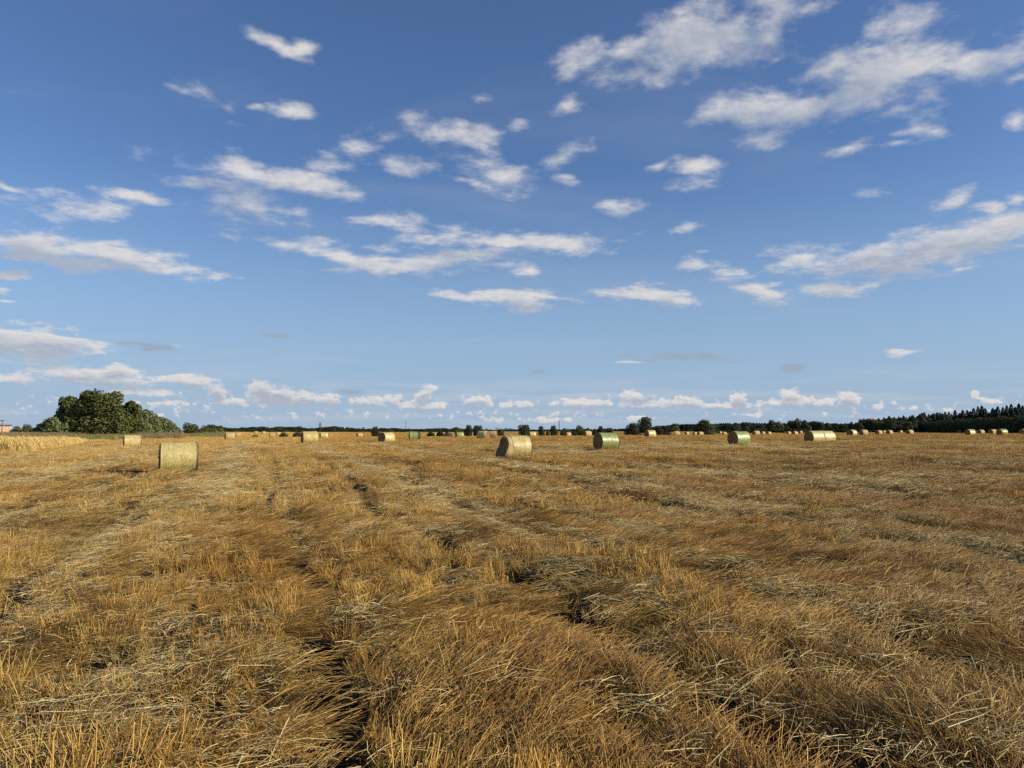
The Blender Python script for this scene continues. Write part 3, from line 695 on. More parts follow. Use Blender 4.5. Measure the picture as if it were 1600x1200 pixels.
def bale_parts(kind, big, slump, seed):
    key = (kind, big, slump > 0, seed)
    if key in protos_b: return protos_b[key]
    V, Fq = drum(seed, n=40 if big else 20, rings=9 if big else 3, slump=slump)
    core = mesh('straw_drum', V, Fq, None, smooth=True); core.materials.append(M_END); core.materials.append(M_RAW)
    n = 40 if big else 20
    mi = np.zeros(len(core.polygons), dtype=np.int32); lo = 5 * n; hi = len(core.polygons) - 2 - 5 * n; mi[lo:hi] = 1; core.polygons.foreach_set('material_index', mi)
    out = [('straw_drum', core)]
    if kind != RAW:
        V, Fq = sleeve(seed, n=40 if big else 20, rings=12 if big else 3, x0=-BL + .28 if slump > .2 else None); out.append(('net_wrap', mesh('net_wrap', V, Fq, M_GREEN if kind == GRN else M_NET, smooth=True)))
    if big: out.append(('stray_straw', strays(seed, 1100 if slump else 220, slump)))
    protos_b[key] = out; return out
for k, bl in enumerate(BALES):
    xl, xr, yt, yb, fw, kind, label = bl; X, D, _ = bale_geo(bl); h = yb - yt; big = h > 17; slump = .30 if xl == 781 else (.14 if xl == 590 else 0)
    hh = h if h > 15 else h + .3
    bear = math.atan2(X, D); th = math.asin(min(.95, abs(fw) / hh * math.cos(bear)))
    # a positive dark width means the left end is turned to the camera; the axis is measured across the line of sight
    yaw = (th if fw > 0 else -th) - bear
    if h < 8: yaw = R(random.uniform(19, 33))      # the baler dropped them all in much the same direction
    e = bpy.data.objects.new('round_bale', None); link(e); e.empty_display_size = .3
    tag(e, label, 'straw bale', 'round bales left on the stubble field')
    gzv = gz(X, D); e.location = (X, D, gzv + BR - .05); e.rotation_euler = (R(random.uniform(-2, 2)), 0, yaw)
    if xl == 1255: PAIR = (X, D, yaw)
    if xl == 1284:                             # stands end to end behind its neighbour
        yaw = PAIR[2] + .04; e.location = (PAIR[0] + math.cos(yaw) * 1.45, PAIR[1] + math.sin(yaw) * 1.45 + .06, gz(PAIR[0] + 1, PAIR[1] + .6) + BR - .05); e.rotation_euler[2] = yaw
    for nm, me in bale_parts(kind, big, slump, k % 5 if not big else 100 + k):
        o = obj(nm, me, e)
        if nm == 'stray_straw': tag(o, kind='stuff')
        if kind == GRN and nm == 'net_wrap': tag(o, label='green net wrap with a glossy sheen')
# a heap of loose straw by the far bales, built as a mound of straw
def mound(name, px0, px1, D, H, label, seed, mat=M_STUB):
    x0, x1 = (px0 - 800) * D / F, (px1 - 800) * D / F; cx = (x0 + x1) / 2; w = (x1 - x0) / 2; random.seed(seed); s = Stalks()
    n = 26; V = []; Fq = []
    for i in range(6):
        t = i / 5
        for j in range(n):
            a = 2 * math.pi * j / n; q = (1 - t) * (1 + .2 * math.sin(3 * a + seed)); V.append((q * w * math.cos(a), q * w * .8 * math.sin(a), H * (1 - (1 - t) ** 1.6) * (.8 + .2 * math.sin(2 * a + seed * 2)) - .03))
    for i in range(5):
        for j in range(n): Fq.append((i * n + j, i * n + (j + 1) % n, (i + 1) * n + (j + 1) % n, (i + 1) * n + j))
    e = bpy.data.objects.new(name, None); link(e); e.location = (cx, D, gz(cx, D)); tag(e, label, 'straw heap')
    obj('straw_mass', bare(V, Fq, 'straw_mass'), e)
    for _ in range(500):
        a = U(0, 6.28); q = math.sqrt(U(0, 1)); z = H * (1 - q ** 1.6) + .02; x_, y_ = q * w * math.cos(a), q * w * .8 * math.sin(a); th = U(0, 6.28); L = U(.15, .45)
        s.add([(x_, y_, z), (x_ + L * math.cos(th), y_ + L * math.sin(th), z + U(-.2, .15))], .007, U(.2, 1))
    tag(obj('loose_stalks', s.mesh('loose_stalks', mat), e), kind='stuff')
mound('straw_heap', 1041, 1060, 150, .95, 'low heap of loose straw hiding the foot of a bale', 3)
mound('straw_heap', 174, 187, 110, .8, 'pale heap of loose straw at the weedy field edge left of the tall bale', 5)

# ================================================================= trees
def leaf_material(name, dark, light, sat=1):
    m, nb, p = material(name)
    at = nb.n('ShaderNodeAttribute', attribute_name='tone').outputs['Fac']; oi = nb.n('ShaderNodeObjectInfo').outputs['Random']
    c = nb.mix(at, (*dark, 1), (*light, 1)); c = nb.mix(nb.m('MULTIPLY', oi, .35), c, nb.mix(1, c, (1.25, 1.0, .7, 1), 'MULTIPLY'))
    nb.put(p.inputs['Base Color'], c); p.inputs['Roughness'].default_value = .6; p.inputs['Specular IOR Level'].default_value = .3
    tr = nb.n('ShaderNodeBsdfTranslucent'); nb.put(tr.inputs[0], c); mx = nb.n('ShaderNodeMixShader'); mx.inputs[0].default_value = .18
    out = m.node_tree.nodes['Material Output']; nb.put(mx.inputs[1], p.outputs[0]); nb.put(mx.inputs[2], tr.outputs[0]); nb.put(out.inputs[0], mx.outputs[0])
    return m
M_OAK = leaf_material('broad_leaves', (.028, .043, .012), (.16, .18, .045))
M_WILLOW = leaf_material('willow_leaves', (.07, .095, .03), (.24, .27, .11))
M_DARKLEAF = leaf_material('dark_leaves', (.018, .028, .012), (.065, .080, .026))
M_NEEDLE = leaf_material('needles', (.010, .020, .012), (.030, .045, .022))
M_BARK, nb_, p_ = material('bark'); nb_.put(p_.inputs['Base Color'], nb_.mix(nb_.noise(nb_.n('ShaderNodeTexCoord').outputs['Object'], 12, 4, .6), (.05, .038, .026, 1), (.13, .10, .075, 1))); p_.inputs['Roughness'].default_value = .9

def crown_mesh(name, lobes, n, leaf, mat, seed, up=.25, streak=0.):
    """leaf clumps through the outer part of the lobes, all in numpy"""
    g = np.random.default_rng(seed); L = np.array(lobes, float); vol = (L[:, 3] * L[:, 4] * L[:, 5]) ** .67; pick = g.choice(len(L), n, p=vol / vol.sum()); Lp = L[pick]
    d = g.normal(size=(n, 3)); d /= np.linalg.norm(d, axis=1)[:, None]
    # clumps: pull directions towards a few twig centres and push their radius in and out
    nc = 26; cc = g.normal(size=(nc, 3)); cc /= np.linalg.norm(cc, axis=1)[:, None]; cr = g.uniform(.80, 1.10, nc)
    dots = d @ cc.T; w = np.exp(14 * (dots - 1)); rad = (w * cr).sum(1) / w.sum(1)
    near = dots.max(1); rad = rad * (1 - .35 * (1 - near) ** .9 * 2) * np.where(g.random(n) < .22, g.uniform(.4, .8, n), g.uniform(.88, 1.05, n))
    P = Lp[:, :3] + d * rad[:, None] * Lp[:, 3:6]
    P[:, 2] = np.maximum(P[:, 2], .01)
    nrm = d + g.normal(size=(n, 3)) * .75 + np.array([0, 0, up]); nrm /= np.linalg.norm(nrm, axis=1)[:, None]
    t = np.cross(nrm, g.normal(size=(n, 3))); t /= np.linalg.norm(t, axis=1)[:, None]; bt = np.cross(nrm, t)
    if streak: t = t * .45 + np.array([0, 0, 1.0]) * streak; 
    sz = leaf * g.uniform(.6, 1.35, n)[:, None]
    A = P - t * sz - bt * sz * .25; B_ = P - bt * sz * .7 + nrm * sz * .12; C_ = P + t * sz; D_ = P + bt * sz * .7 - nrm * sz * .12
    V = np.stack([A, B_, C_, D_], 1).reshape(-1, 3); Q = np.arange(4 * n).reshape(n, 4)
    ct = g.uniform(0, 1, nc)[dots.argmax(1)]; tone = np.repeat(np.clip(.5 * ct + .5 * g.random(n), 0, 1), 4)
    return mesh(name, V, Q, mat, tone=tone)
def trunk_mesh(seed, h=1., r=.035, limbs=5, top=.75):
    random.seed(seed); s = Stalks(); V = []; Fq = []
    def limb(P, r0, r1, n=7):
        base = len(V)
        for i, p in enumerate(P):
            p = Vector(p); t = (Vector(P[min(i + 1, len(P) - 1)]) - Vector(P[max(i - 1, 0)])).normalized(); a = t.orthogonal().normalized(); c = t.cross(a); rr = r0 + (r1 - r0) * i / (len(P) - 1)
            for j in range(n): q = 2 * math.pi * j / n; V.append(tuple(p + (a * math.cos(q) + c * math.sin(q)) * rr))
        for i in range(len(P) - 1):
            for j in range(n): Fq.append((base + i * n + j, base + i * n + (j + 1) % n, base + (i + 1) * n + (j + 1) % n, base + (i + 1) * n + j))
    limb([(0, 0, -.05), (U(-.01, .01), 0, h * .3), (U(-.03, .03), U(-.02, .02), h * top)], r, r * .3, 8)
    for _ in range(limbs):
        a = U(0, 6.28); z = U(.25, .55) * h; L = U(.2, .36) * h
        limb([(0, 0, z), (math.cos(a) * L * .5, math.sin(a) * L * .5, z + L * .35), (math.cos(a) * L, math.sin(a) * L, z + L * .8)], r * .4, r * .12, 5)
    return mesh('trunk', V, Fq, M_BARK, smooth=True)
TR = [trunk_mesh(i) for i in range(3)]; TRC = trunk_mesh(9, r=.02, limbs=0, top=.95)
# crowns one unit high and one unit wide
OAK = [(0, 0, .58, .36, .36, .36), (-.22, .05, .42, .26, .26, .30), (.24, -.04, .44, .25, .26, .30), (.05, -.15, .72, .24, .22, .26), (-.12, .1, .74, .2, .2, .22), (0, 0, .26, .40, .36, .26), (.33, .1, .3, .16, .16, .2), (-.34, -.05, .28, .15, .16, .2)]
OVAL = [(0, 0, .52, .34, .34, .44), (.06, -.05, .76, .22, .22, .24), (-.14, .05, .40, .28, .28, .36), (.16, 0, .38, .27, .27, .34), (0, 0, .22, .38, .34, .22), (-.08, 0, .82, .14, .14, .18)]
BUSH = [(0, 0, .42, .38, .36, .42), (-.26, 0, .32, .24, .24, .34), (.27, .05, .34, .22, .24, .36), (.08, -.1, .62, .22, .22, .34), (-.12, .05, .66, .18, .2, .32), (0, 0, .18, .46, .4, .2)]
FLAT = [(0, 0, .40, .46, .40, .36), (-.3, 0, .36, .22, .26, .34), (.3, 0, .32, .2, .26, .32), (.12, 0, .68, .2, .2, .28), (-.16, 0, .62, .2, .2, .3)]
CROWN = {}
for nm, lb in (('oak', OAK), ('oval', OVAL), ('bush', BUSH), ('flat', FLAT)):
    for mi_, mt in (('g', M_OAK), ('d', M_DARKLEAF), ('w', M_WILLOW)):
        CROWN[nm + mi_] = crown_mesh('crown', [tuple(q * U(.94, 1.06) for q in l_) for l_ in lb], 2600, .034, mt, len(CROWN) + 5)
def conifer_crown(seed, n=1500):
    g = np.random.default_rng(seed); t = g.random(n) ** .8; z = .06 + .94 * t; wh = .5 + .5 * np.cos(z * 2 * math.pi * 11 + seed); r = (1 - t) ** .62 * .50 * (.76 + .24 * wh) * g.uniform(.45, 1.1, n) + .012
    a = g.uniform(0, 6.283, n); a = a + np.sin(a * 5 + z * 9) * .12
    P = np.stack([r * np.cos(a), r * np.sin(a), z - r * .25], 1); out = np.stack([np.cos(a), np.sin(a), -.35 + 0 * a], 1); sd = np.stack([-np.sin(a), np.cos(a), 0 * a], 1)
    s1 = (.030 + .05 * (1 - t))[:, None] * g.uniform(.7, 1.3, n)[:, None]; A = P - out * s1; C_ = P + out * s1; B_ = P + sd * s1 * .55 - np.array([0, 0, .012]); D_ = P - sd * s1 * .55 - np.array([0, 0, .012])
    return mesh('crown', np.stack([A, B_, C_, D_], 1).reshape(-1, 3), np.arange(4 * n).reshape(n, 4), M_NEEDLE, tone=np.repeat(g.random(n), 4))
CON = [conifer_crown(s_) for s_ in (1, 2, 3)]
def tree(name, cat, label, xc, width, ytop, D, crown, ybase=None, group=None, trunk=None, turn=None, own=None, wadd=1.0):
    X = (xc - 800) * D / F; zb = gz(X, D); zt = CAMH + (HY - ytop) * D / F; H = (zt - zb); Wd = width * D / F * wadd
    e = bpy.data.objects.new(name, None); link(e); e.location = (X, D, zb - .05); e.rotation_euler = (0, 0, U(0, 6.28) if turn is None else turn); e.empty_display_size = 1
    tag(e, label, cat, group)
    if Wd < 6: Wd *= 1.12
    me = own if own is not None else CROWN[crown] if isinstance(crown, str) else crown
    c = obj('crown', me, e); c.scale = (Wd * 1.08, Wd * 1.08, H * 1.0)
    k = obj('trunk', trunk or random.choice(TR), e); k.scale = (min(Wd, H), min(Wd, H), H)
    return e
random.seed(11)
# --- the tall clump on the left, each with a crown of its own
def own_crown(lobes, n, leaf, mat, seed):
    rr = random.Random(seed); more = []
    for _ in range(16):
        l_ = rr.choice(lobes[:-1]); a = rr.uniform(0, 6.28); e_ = rr.uniform(-.3, 1.3); q = rr.uniform(.085, .15)
        more.append((l_[0] + l_[3] * .82 * math.cos(a) * math.cos(e_), l_[1] + l_[4] * .8 * math.sin(a) * math.cos(e_), min(.97 - q, l_[2] + l_[5] * .82 * math.sin(e_)), q * .9, q * .9, q))
    return crown_mesh('crown', [(l[0], l[1], l[2], l[3] * .93, l[4] * .93, l[5] * .95) for l in lobes] + more, n, leaf, mat, seed)
BIG = [(-.02, 0, .60, .27, .25, .32), (.16, 0, .55, .28, .26, .34), (-.20, .03, .50, .24, .24, .30), (.03, -.05, .80, .20, .18, .19), (.17, .03, .77, .15, .15, .16), (-.10, .05, .74, .15, .15, .18), (.34, 0, .38, .18, .2, .30), (-.34, 0, .34, .17, .2, .28), (0, -.05, .26, .42, .34, .26), (.38, .05, .17, .14, .2, .17), (-.40, -.05, .16, .12, .18, .16)]
tree('broadleaf_tree', 'tree', 'tallest round dark green tree, the broadest of the clump at the field edge', 150, 94, 607, 165, None, own=own_crown(BIG, 15000, .021, M_OAK, 71), turn=0)
LEFTB = [(0, 0, .62, .34, .3, .34), (-.18, 0, .42, .28, .3, .34), (.2, 0, .44, .3, .3, .36), (.08, 0, .84, .18, .2, .15), (0, 0, .24, .46, .36, .25)]
tree('broadleaf_tree', 'tree', 'dark tree leaning against the left flank of the tallest round tree', 106, 40, 617, 170, None, own=own_crown(LEFTB, 5000, .036, M_OAK, 72), turn=0)
SPIRE = [(0, 0, .5, .33, .3, .42), (.0, 0, .8, .20, .2, .20), (-.15, 0, .62, .2, .2, .3), (.17, 0, .56, .22, .2, .32), (0, 0, .24, .44, .36, .26)]
tree('broadleaf_tree', 'tree', 'upright dark tree with a pointed top, right beside the tallest round tree', 205, 42, 625, 172, None, own=own_crown(SPIRE, 6000, .034, M_OAK, 73), turn=0)
WIL = [(0, 0, .55, .34, .3, .40), (-.12, 0, .78, .2, .2, .2), (.2, 0, .42, .28, .28, .38), (.05, 0, .26, .46, .36, .28)]
tree('willow_tree', 'tree', 'grey green willow behind the upright dark tree, second step down of the slope of crowns', 233, 38, 637, 176, None, own=crown_mesh('crown', WIL, 5000, .034, M_WILLOW, 74, streak=.5), turn=0)
tree('willow_tree', 'tree', 'low grey green willow at the foot of the second step', 226, 26, 653, 168, None, own=crown_mesh('crown', WIL, 3500, .04, M_WILLOW, 75, streak=.5), turn=1)
tree('willow_tree', 'tree', 'sloping willow, third step down of the clump', 256, 36, 649, 178, None, own=crown_mesh('crown', WIL, 4500, .036, M_WILLOW, 76, streak=.4), turn=0)
tree('broadleaf_tree', 'tree', 'small tree closing the sloping end of the tall clump', 271, 24, 659, 182, 'bushg', turn=0)
tree('bush', 'bush', 'lighter green bushy young tree before the left foot of the tall clump', 82, 44, 650, 160, None, own=own_crown(BUSH, 5000, .034, M_WILLOW, 77), turn=0)
tree('bush', 'bush', 'small bush between the brick building and the clump, nearest the wall', 28, 20, 664, 200, 'flatw')
tree('bush', 'bush', 'small dark topped bush in the middle of the gap beside the brick building', 43, 18, 661, 198, 'bushg')
tree('bush', 'bush', 'brownish bush nearest the clump in the gap beside the brick building', 58, 20, 666, 190, 'flatd')
tree('bush', 'bush', 'low green bush below the dark tree on the clump\'s left flank', 66, 26, 664, 175, 'bushg')
tree('broadleaf_tree', 'tree', 'round topped tree apart from the tall clump, by two tiny bales', 300, 34, 660, 225, 'oakg')
tree('broadleaf_tree', 'tree', 'tree touching the right side of the round topped one', 323, 22, 664, 245, 'flatg')
tree('willow_tree', 'tree', 'pale low willow, next along the hedge', 336, 16, 668, 240, 'bushw')
tree('willow_tree', 'tree', 'last pale willow of the hedge before the golden bale', 346, 14, 669, 250, 'ovalw')
tree('broadleaf_tree', 'tree', 'dark tree top rising behind the pale willows', 330, 16, 661.5, 300, 'oakd')
# --- lone bushes and trees over the field edge
for a in [
 ('bush','bush','lone dark bush left of the green tinted bale',444,13,674.5,190,'bushg'),
 ('bush','bush','small brown bush just left of the green tinted bale',466,13,673.5,195,'flatd'),
 ('bush','bush','flat dark bush above two tiny bales',400,11,679,200,'flatd'),
 ('bush','bush','round dark bush standing alone behind the ragged ended bale',587,15,666,210,'ovald'),
 ('bush','bush','low reddish bush right of the small bright green bale',673,14,674,215,'flatd'),
 ('bush','bush','low dark bush, left of the pair before the twin trees',688,14,672.5,220,'flatd'),
 ('bush','bush','low dark bush touching the foot of a broader tree',699,12,673,220,'bushd'),
 ('broadleaf_tree','tree','broad low tree left of the twin dark trees',713,18,667,260,'oakg'),
 ('broadleaf_tree','tree','left one of the twin dark round trees',732,15,663.5,235,'ovald'),
 ('broadleaf_tree','tree','right one of the twin dark round trees, the broader',746,18,662.5,237,'oakd'),
 ('bush','bush','small round bush between the twin trees and the slumping bale',782,12,668.5,240,'bushg'),
 ('broadleaf_tree','tree','round tree standing above the slumping bale',819,22,661.5,225,'oakd'),
 ('bush','bush','pointed bush beside the round tree above the slumping bale',846,15,665.5,240,'ovald'),
 ('bush','bush','low bush at the right foot of the pointed bush',856,9,671,240,'bushg'),
 ('broadleaf_tree','tree','small tree left of the twin chimneys',865,14,664.5,250,'ovald'),
 ('bush','bush','thin crowned bush right under the twin chimneys',884,17,667.5,245,'flatw'),
 ('bush','bush','darkest bush at the start of the loose row before the green bale',897,10,669.5,240,'bushd'),
 ('broadleaf_tree','tree','tallest tree of the loose row before the big green bale',906,17,664,245,'oakg'),
 ('bush','bush','small bush at the right end of the first loose row',918,9,667.5,245,'ovalg'),
 ('bush','bush','dark low bush, first of the row behind the big green bale',929,10,669.5,240,'bushd'),
 ('broadleaf_tree','tree','peaked small tree directly behind the big green bale',938,13,665.5,245,'ovald'),
 ('bush','bush','bush between the peaked tree and the last of that row',946,11,668,245,'bushg'),
 ('bush','bush','round bush closing the row behind the big green bale',953,13,667,242,'oakd'),
 ('broadleaf_tree','tree','lower round tree leaning on the left of the tall dark one',988,26,659,225,'oakd'),
 ('broadleaf_tree','tree','tall dark round tree standing over the far straw bales',1007,28,648.5,228,'oakd'),
 ('broadleaf_tree','tree','dark tree filling the hedge just after the tall round one',1028,20,664,260,'flatd'),
 ('broadleaf_tree','tree','dark hedge tree before the olive one',1041,16,663,262,'bushd'),
 ('broadleaf_tree','tree','olive green tree behind the straw heap',1054,18,660.5,255,'ovalg'),
 ('broadleaf_tree','tree','broad oak with an irregular crown before the long wood',1099,28,653.5,262,'oakd'),
 ('broadleaf_tree','tree','lower tree on the right of the broad oak',1110,18,661,265,'bushg')]:
    tree(*a)
# --- the long wood: a front row of broadleaf trees
prof = [(1120, 662), (1135, 660.5), (1150, 661), (1163, 658), (1175, 660), (1186, 661), (1196, 660), (1204, 656.5), (1216, 658), (1228, 661), (1236, 655.5), (1246, 653.5), (1258, 654.5), (1270, 656), (1280, 658.5),
        (1292, 660), (1304, 661), (1316, 661), (1328, 660.5), (1340, 658), (1348, 652.5), (1358, 652), (1368, 655), (1380, 658), (1392, 655), (1404, 654), (1416, 657), (1428, 656), (1440, 655), (1450, 660)]
for i, (px_, yt) in enumerate(prof):
    tree('broadleaf_tree', 'tree', 'dark broadleaf tree in the front row of the long wood', px_ + U(-2, 2), U(15, 20), yt + U(-.6, .6), U(370, 385) - max(0, (px_ - 1300)) * .1, random.choice(('oakd', 'ovald', 'bushd', 'oakg', 'oakd')), group='front row of the long wood')
    tree('broadleaf_tree', 'tree', 'broadleaf tree in the second row, filling gaps of the long wood', px_ + 6 + U(-2, 2), U(14, 18), yt + U(1.5, 3.5), U(392, 405), random.choice(('oakd', 'bushd', 'flatd')), group='second row of the long wood')
for px_ in np.arange(1120, 1452, 9.5):
    tree('bush', 'bush', 'dark undergrowth bush along the foot of the long wood', px_ + U(-3, 3), U(11, 15), 669.5 + U(-1, 1.5), U(360, 366), random.choice(('bushd', 'flatd')), group='undergrowth bushes of the long wood')
# conifers rising behind it
cprof = [(1300, 661), (1330, 658.5), (1345, 657), (1360, 655), (1372, 653), (1380, 652), (1388, 649.5), (1396, 651), (1404, 650.5), (1411, 648.5), (1420, 650), (1427, 648), (1436, 646.5), (1443, 643.5), (1451, 646.5), (1458, 645.5), (1464, 643.5), (1470, 645.5), (1476, 643), (1483, 643)]
for i, (px_, yt) in enumerate(cprof):
    for q in range(3):
        if q != 1 and random.random() < .45:
            tree('broadleaf_tree', 'tree', 'round topped tree standing among the spruces above the long wood', px_ + (q - 1) * 3.2, U(13, 19), yt + U(1, 3.5), U(412, 440), random.choice(('ovald', 'oakd')), group='round topped trees among the spruces'); continue
        tree('conifer', 'tree', 'spruce rising above the broadleaf trees of the long wood', px_ + (q - 1) * 3.2 + U(-1, 1), U(11, 16), yt + (0 if q == 1 else U(1.5, 4.5)), U(410, 440), random.choice(CON), group='spruces above the long wood', trunk=TRC)
peaks = [(1492, 640.2), (1499, 645), (1504, 640.2), (1511, 640.2), (1516, 642), (1521, 637), (1528, 634.3), (1534, 633.2), (1539, 637.5), (1545, 645), (1551, 637), (1555, 639), (1559, 634.3), (1567, 635.3), (1573, 632.7), (1580, 630.5), (1586, 635), (1592, 630), (1598, 633), (1604, 631), (1612, 630), (1620, 627), (1630, 629), (1642, 625)]
E0, E1 = Vector((159, 236, 0)), Vector((196, 352, 0))            # the shaded edge of the forest runs back into the distance
def edge_at(px_, off=0.):
    """distance at which the forest edge line (shifted right by off metres) is met at this column"""
    n = Vector((E1.y - E0.y, -(E1.x - E0.x), 0)).normalized() * off; a, c = E0 + n, E1 + n; k = (px_ - 800) / F
    t = (k * a.y - a.x) / ((c.x - a.x) - k * (c.y - a.y)); return a.y + t * (c.y - a.y)
for px_, yt in peaks:
    D = edge_at(px_, 14) if px_ < 1625 else edge_at(px_, 10)
    tree('conifer', 'tree', 'pointed spruce standing over the black forest edge', px_, U(15, 21), yt, D, random.choice(CON), group='spruces over the black forest edge', trunk=TRC)
    for q in range(2):
        px2 = px_ + U(-4, 4); tree('conifer', 'tree', 'lower spruce between the peaks of the black forest edge', px2, U(15, 22), yt + U(9, 15), edge_at(px2, U(8, 20)), random.choice(CON), group='lower spruces of the black forest edge', trunk=TRC)
N_ = 46
for i in range(N_):
    P = E0.lerp(E1, i / (N_ - 1) * 1.35 - .22); px_ = 800 + P.x / P.y * F; t = max(0, min(1.3, (px_ - 1457) / 143)); yt = 657.5 - 9.5 * t + U(-.5, .5)
    for off, dy in ((0, 0), (4.5, -.6)):
        q = P + Vector((E1.y - E0.y, -(E1.x - E0.x), 0)).normalized() * off; px2 = 800 + q.x / q.y * F
        tree('broadleaf_tree', 'tree', 'dense low tree of the black shaded forest edge', px2, 6.4 / q.y * F, yt + dy, q.y, random.choice(('ovald', 'oakd', 'bushd')), group='dense trees of the black forest edge')
# the forest going on behind and beyond the frame, one mass
def mass(name, pts_, kinds_, label):
    P = np.array(pts_, float); n = len(P)
    return scatter(name, kinds_, P[:, 0], P[:, 1], P[:, 2], np.stack([np.zeros(n), np.zeros(n), rng.uniform(0, 6.28, n)], 1), np.stack([P[:, 3], P[:, 3], P[:, 4]], 1), rng.integers(0, len(kinds_), n), label, 'wood')
fp = []
for _ in range(520):
    t = U(-.9, 2.2); off = U(22, 120); q = E0.lerp(E1, t) + Vector((E1.y - E0.y, -(E1.x - E0.x), 0)).normalized() * off
    zt = CAMH + 40 * q.y / F * .95; fp.append((q.x, q.y, gz(q.x, q.y) - .1, U(6, 9), max(6, min(9.5, zt * .8))))
mass('forest_interior', fp, CON + [CROWN['oakd']], 'dark mass of the forest behind its shaded edge')
def far_row(name, prof_, D0, D1, n, kinds_, label, wr=(9, 16), seed=1):
    random.seed(seed); xs_, ys_ = zip(*prof_); out = []
    for _ in range(n):
        px_ = U(xs_[0], xs_[-1]); D = U(D0, D1); X = (px_ - 800) * D / F; yt = float(np.interp(px_, xs_, ys_)) + U(-.4, 1.8); zb = gz(X, D) - .3; zt = CAMH + (HY - yt) * D / F
        out.append((X, D, zb, U(*wr), max(2.5, zt - zb)))
    mass(name, out, kinds_, label)
bk = [CROWN['oakd'], CROWN['bushd'], CROWN['flatd'], CROWN['ovald'], CROWN['oakg']]
far_row('far_wood', [(330, 663.5), (345, 665), (352, 668), (372, 669), (385, 667), (400, 667), (412, 666), (420, 668), (440, 666.5), (452, 667), (470, 666.5), (480, 668.5), (490, 669), (510, 666.5), (522, 665.5), (535, 668), (545, 668), (560, 669), (580, 669.5),
         (600, 669), (615, 668.3), (630, 669.5), (655, 670.5), (668, 669.5), (690, 669), (712, 668.5), (725, 670), (760, 671)], 820, 980, 560, bk, 'long thin line of far dark trees on the left half of the horizon', (8, 15), 5)
far_row('far_forest', [(740, 671.5), (800, 670.5), (850, 671), (920, 669.8), (975, 669.5), (1020, 666), (1040, 664.5), (1062, 662), (1090, 661.8), (1120, 661), (1180, 660), (1300, 661.5), (1330, 660.5), (1370, 659)], 1150, 1400, 620, CON + [CROWN['oakd']], 'distant dark forest rising behind the bushes towards the long wood', (9, 14), 6)
far_row('hedge_line', [(352, 673.5), (420, 673.5), (470, 673.5), (540, 673.5), (600, 673), (700, 673), (760, 674)], 560, 620, 260, bk, 'low far hedge in front of the far wood', (5, 9), 8)

# ================================================================= standing crop, weeds, grass at the field edge
def bundle(n, L, r, mat, half=.35, lean=(.6, 0)):
    s = Stalks()
    for _ in range(n):
        x_, y_ = U(-half, half), U(-half, half); l_ = U(.6, 1.1) * L; dx, dy = lean[0] + random.gauss(0, .15), lean[1] + random.gauss(0, .12)
        s.add([(x_, y_, -.05), (x_ + dx * l_ * .35, y_ + dy * l_ * .5, l_ * .5), (x_ + dx * l_, y_ + dy * l_, l_ * .74)], r * U(.7, 1.2), U(0, 1))
        s.add([(x_ + dx * l_, y_ + dy * l_, l_ * .74), (x_ + dx * l_ * 1.12, y_ + dy * l_ * 1.1, l_ * .70)], r * 2.2, U(.4, 1), r * .8)
    return s.mesh('crop_bundle', mat)
random.seed(21)
def swept(n, mat):
    s = Stalks(); tn = U(-.25, .25)
    for _ in range(n):
        x_, y_ = U(-.35, .35), U(-.5, .5); h_ = U(.7, 1.05); k = U(.35, .75)
        s.add([(x_, y_, -.05), (x_ - k * .4 * h_, y_ - .02, h_ * .55), (x_ - k * h_, y_ - .06, h_)], .009 * U(.7, 1.3), min(1, max(0, U(.3, 1) + tn)))
    return s.mesh('swept_crop', mat)
kb = [swept(34, M_CROP) for _ in range(8)]
poly = [(-33, 52), (-39, 66), (-62, 112), (-125, 150), (-150, 120), (-60, 48)]
def inpoly(x, y, P):
    r_ = np.zeros(len(x), bool); j = len(P) - 1
    for i in range(len(P)):
        xi, yi = P[i]; xj, yj = P[j]; r_ ^= ((yi > y) != (yj > y)) & (x < (xj - xi) * (y - yi) / (yj - yi + 1e-9) + xi); j = i
    return r_
x = rng.uniform(-125, -30, 90000); y = rng.uniform(45, 130, 90000); k = inpoly(x, y, poly) & (x > -y * .78 - 3) & (rng.random(len(x)) < .55 + .45 * (vnoise(x * .35 + y * .1, y * .3, 4) > .35)); x, y = x[k][:5200], y[k][:5200]; n = len(x); s = rng.uniform(.85, 1.15, n) * np.clip((1.70 - 14.3 * y / F - ground_z(x, y)) / .85, .3, 1.0) * (.75 + .5 * fbm(x * .25, y * .25, 66, 2)); k = (x / y * F + 800) < 140; x, y, s = x[k], y[k], s[k]; n = len(x)
scatter('uncut_crop', kb, x, y, ground_z(x, y), np.stack([rng.normal(0, .1, n), rng.normal(0, .1, n), rng.normal(0, .22, n)], 1), np.stack([s * .5 + .5, s * .5 + .5, s], 1), rng.integers(0, 8, n), 'golden strip of leaning uncut straw at the left edge of the field', 'crop')
def weed(n, H, mat, half=.5):
    s = Stalks()
    for _ in range(n):
        x_, y_ = U(-half, half), U(-half, half); l_ = U(.5, 1.1) * H; dx, dy = random.gauss(0, .18), random.gauss(0, .18)
        s.add([(x_, y_, -.05), (x_ + dx * l_, y_ + dy * l_, l_)], .010, U(0, .7), .006)
        for _ in range(3):
            t = U(.45, 1.05); s.leaf([(x_ + dx * l_ * t, y_ + dy * l_ * t, l_ * t), (x_ + dx * l_ * t + U(-.1, .1), y_ + dy * l_ * t + U(-.1, .1), l_ * t + U(-.03, .1))], .035, U(.2, 1))
    return s.mesh('weed_tuft', mat)
kw = [weed(24, 1.2, M_WEED) for _ in range(4)] + [weed(26, .9, M_GRASS) for _ in range(3)] + [weed(16, .6, M_CROP) for _ in range(2)]
xs_, ys_ = [], []
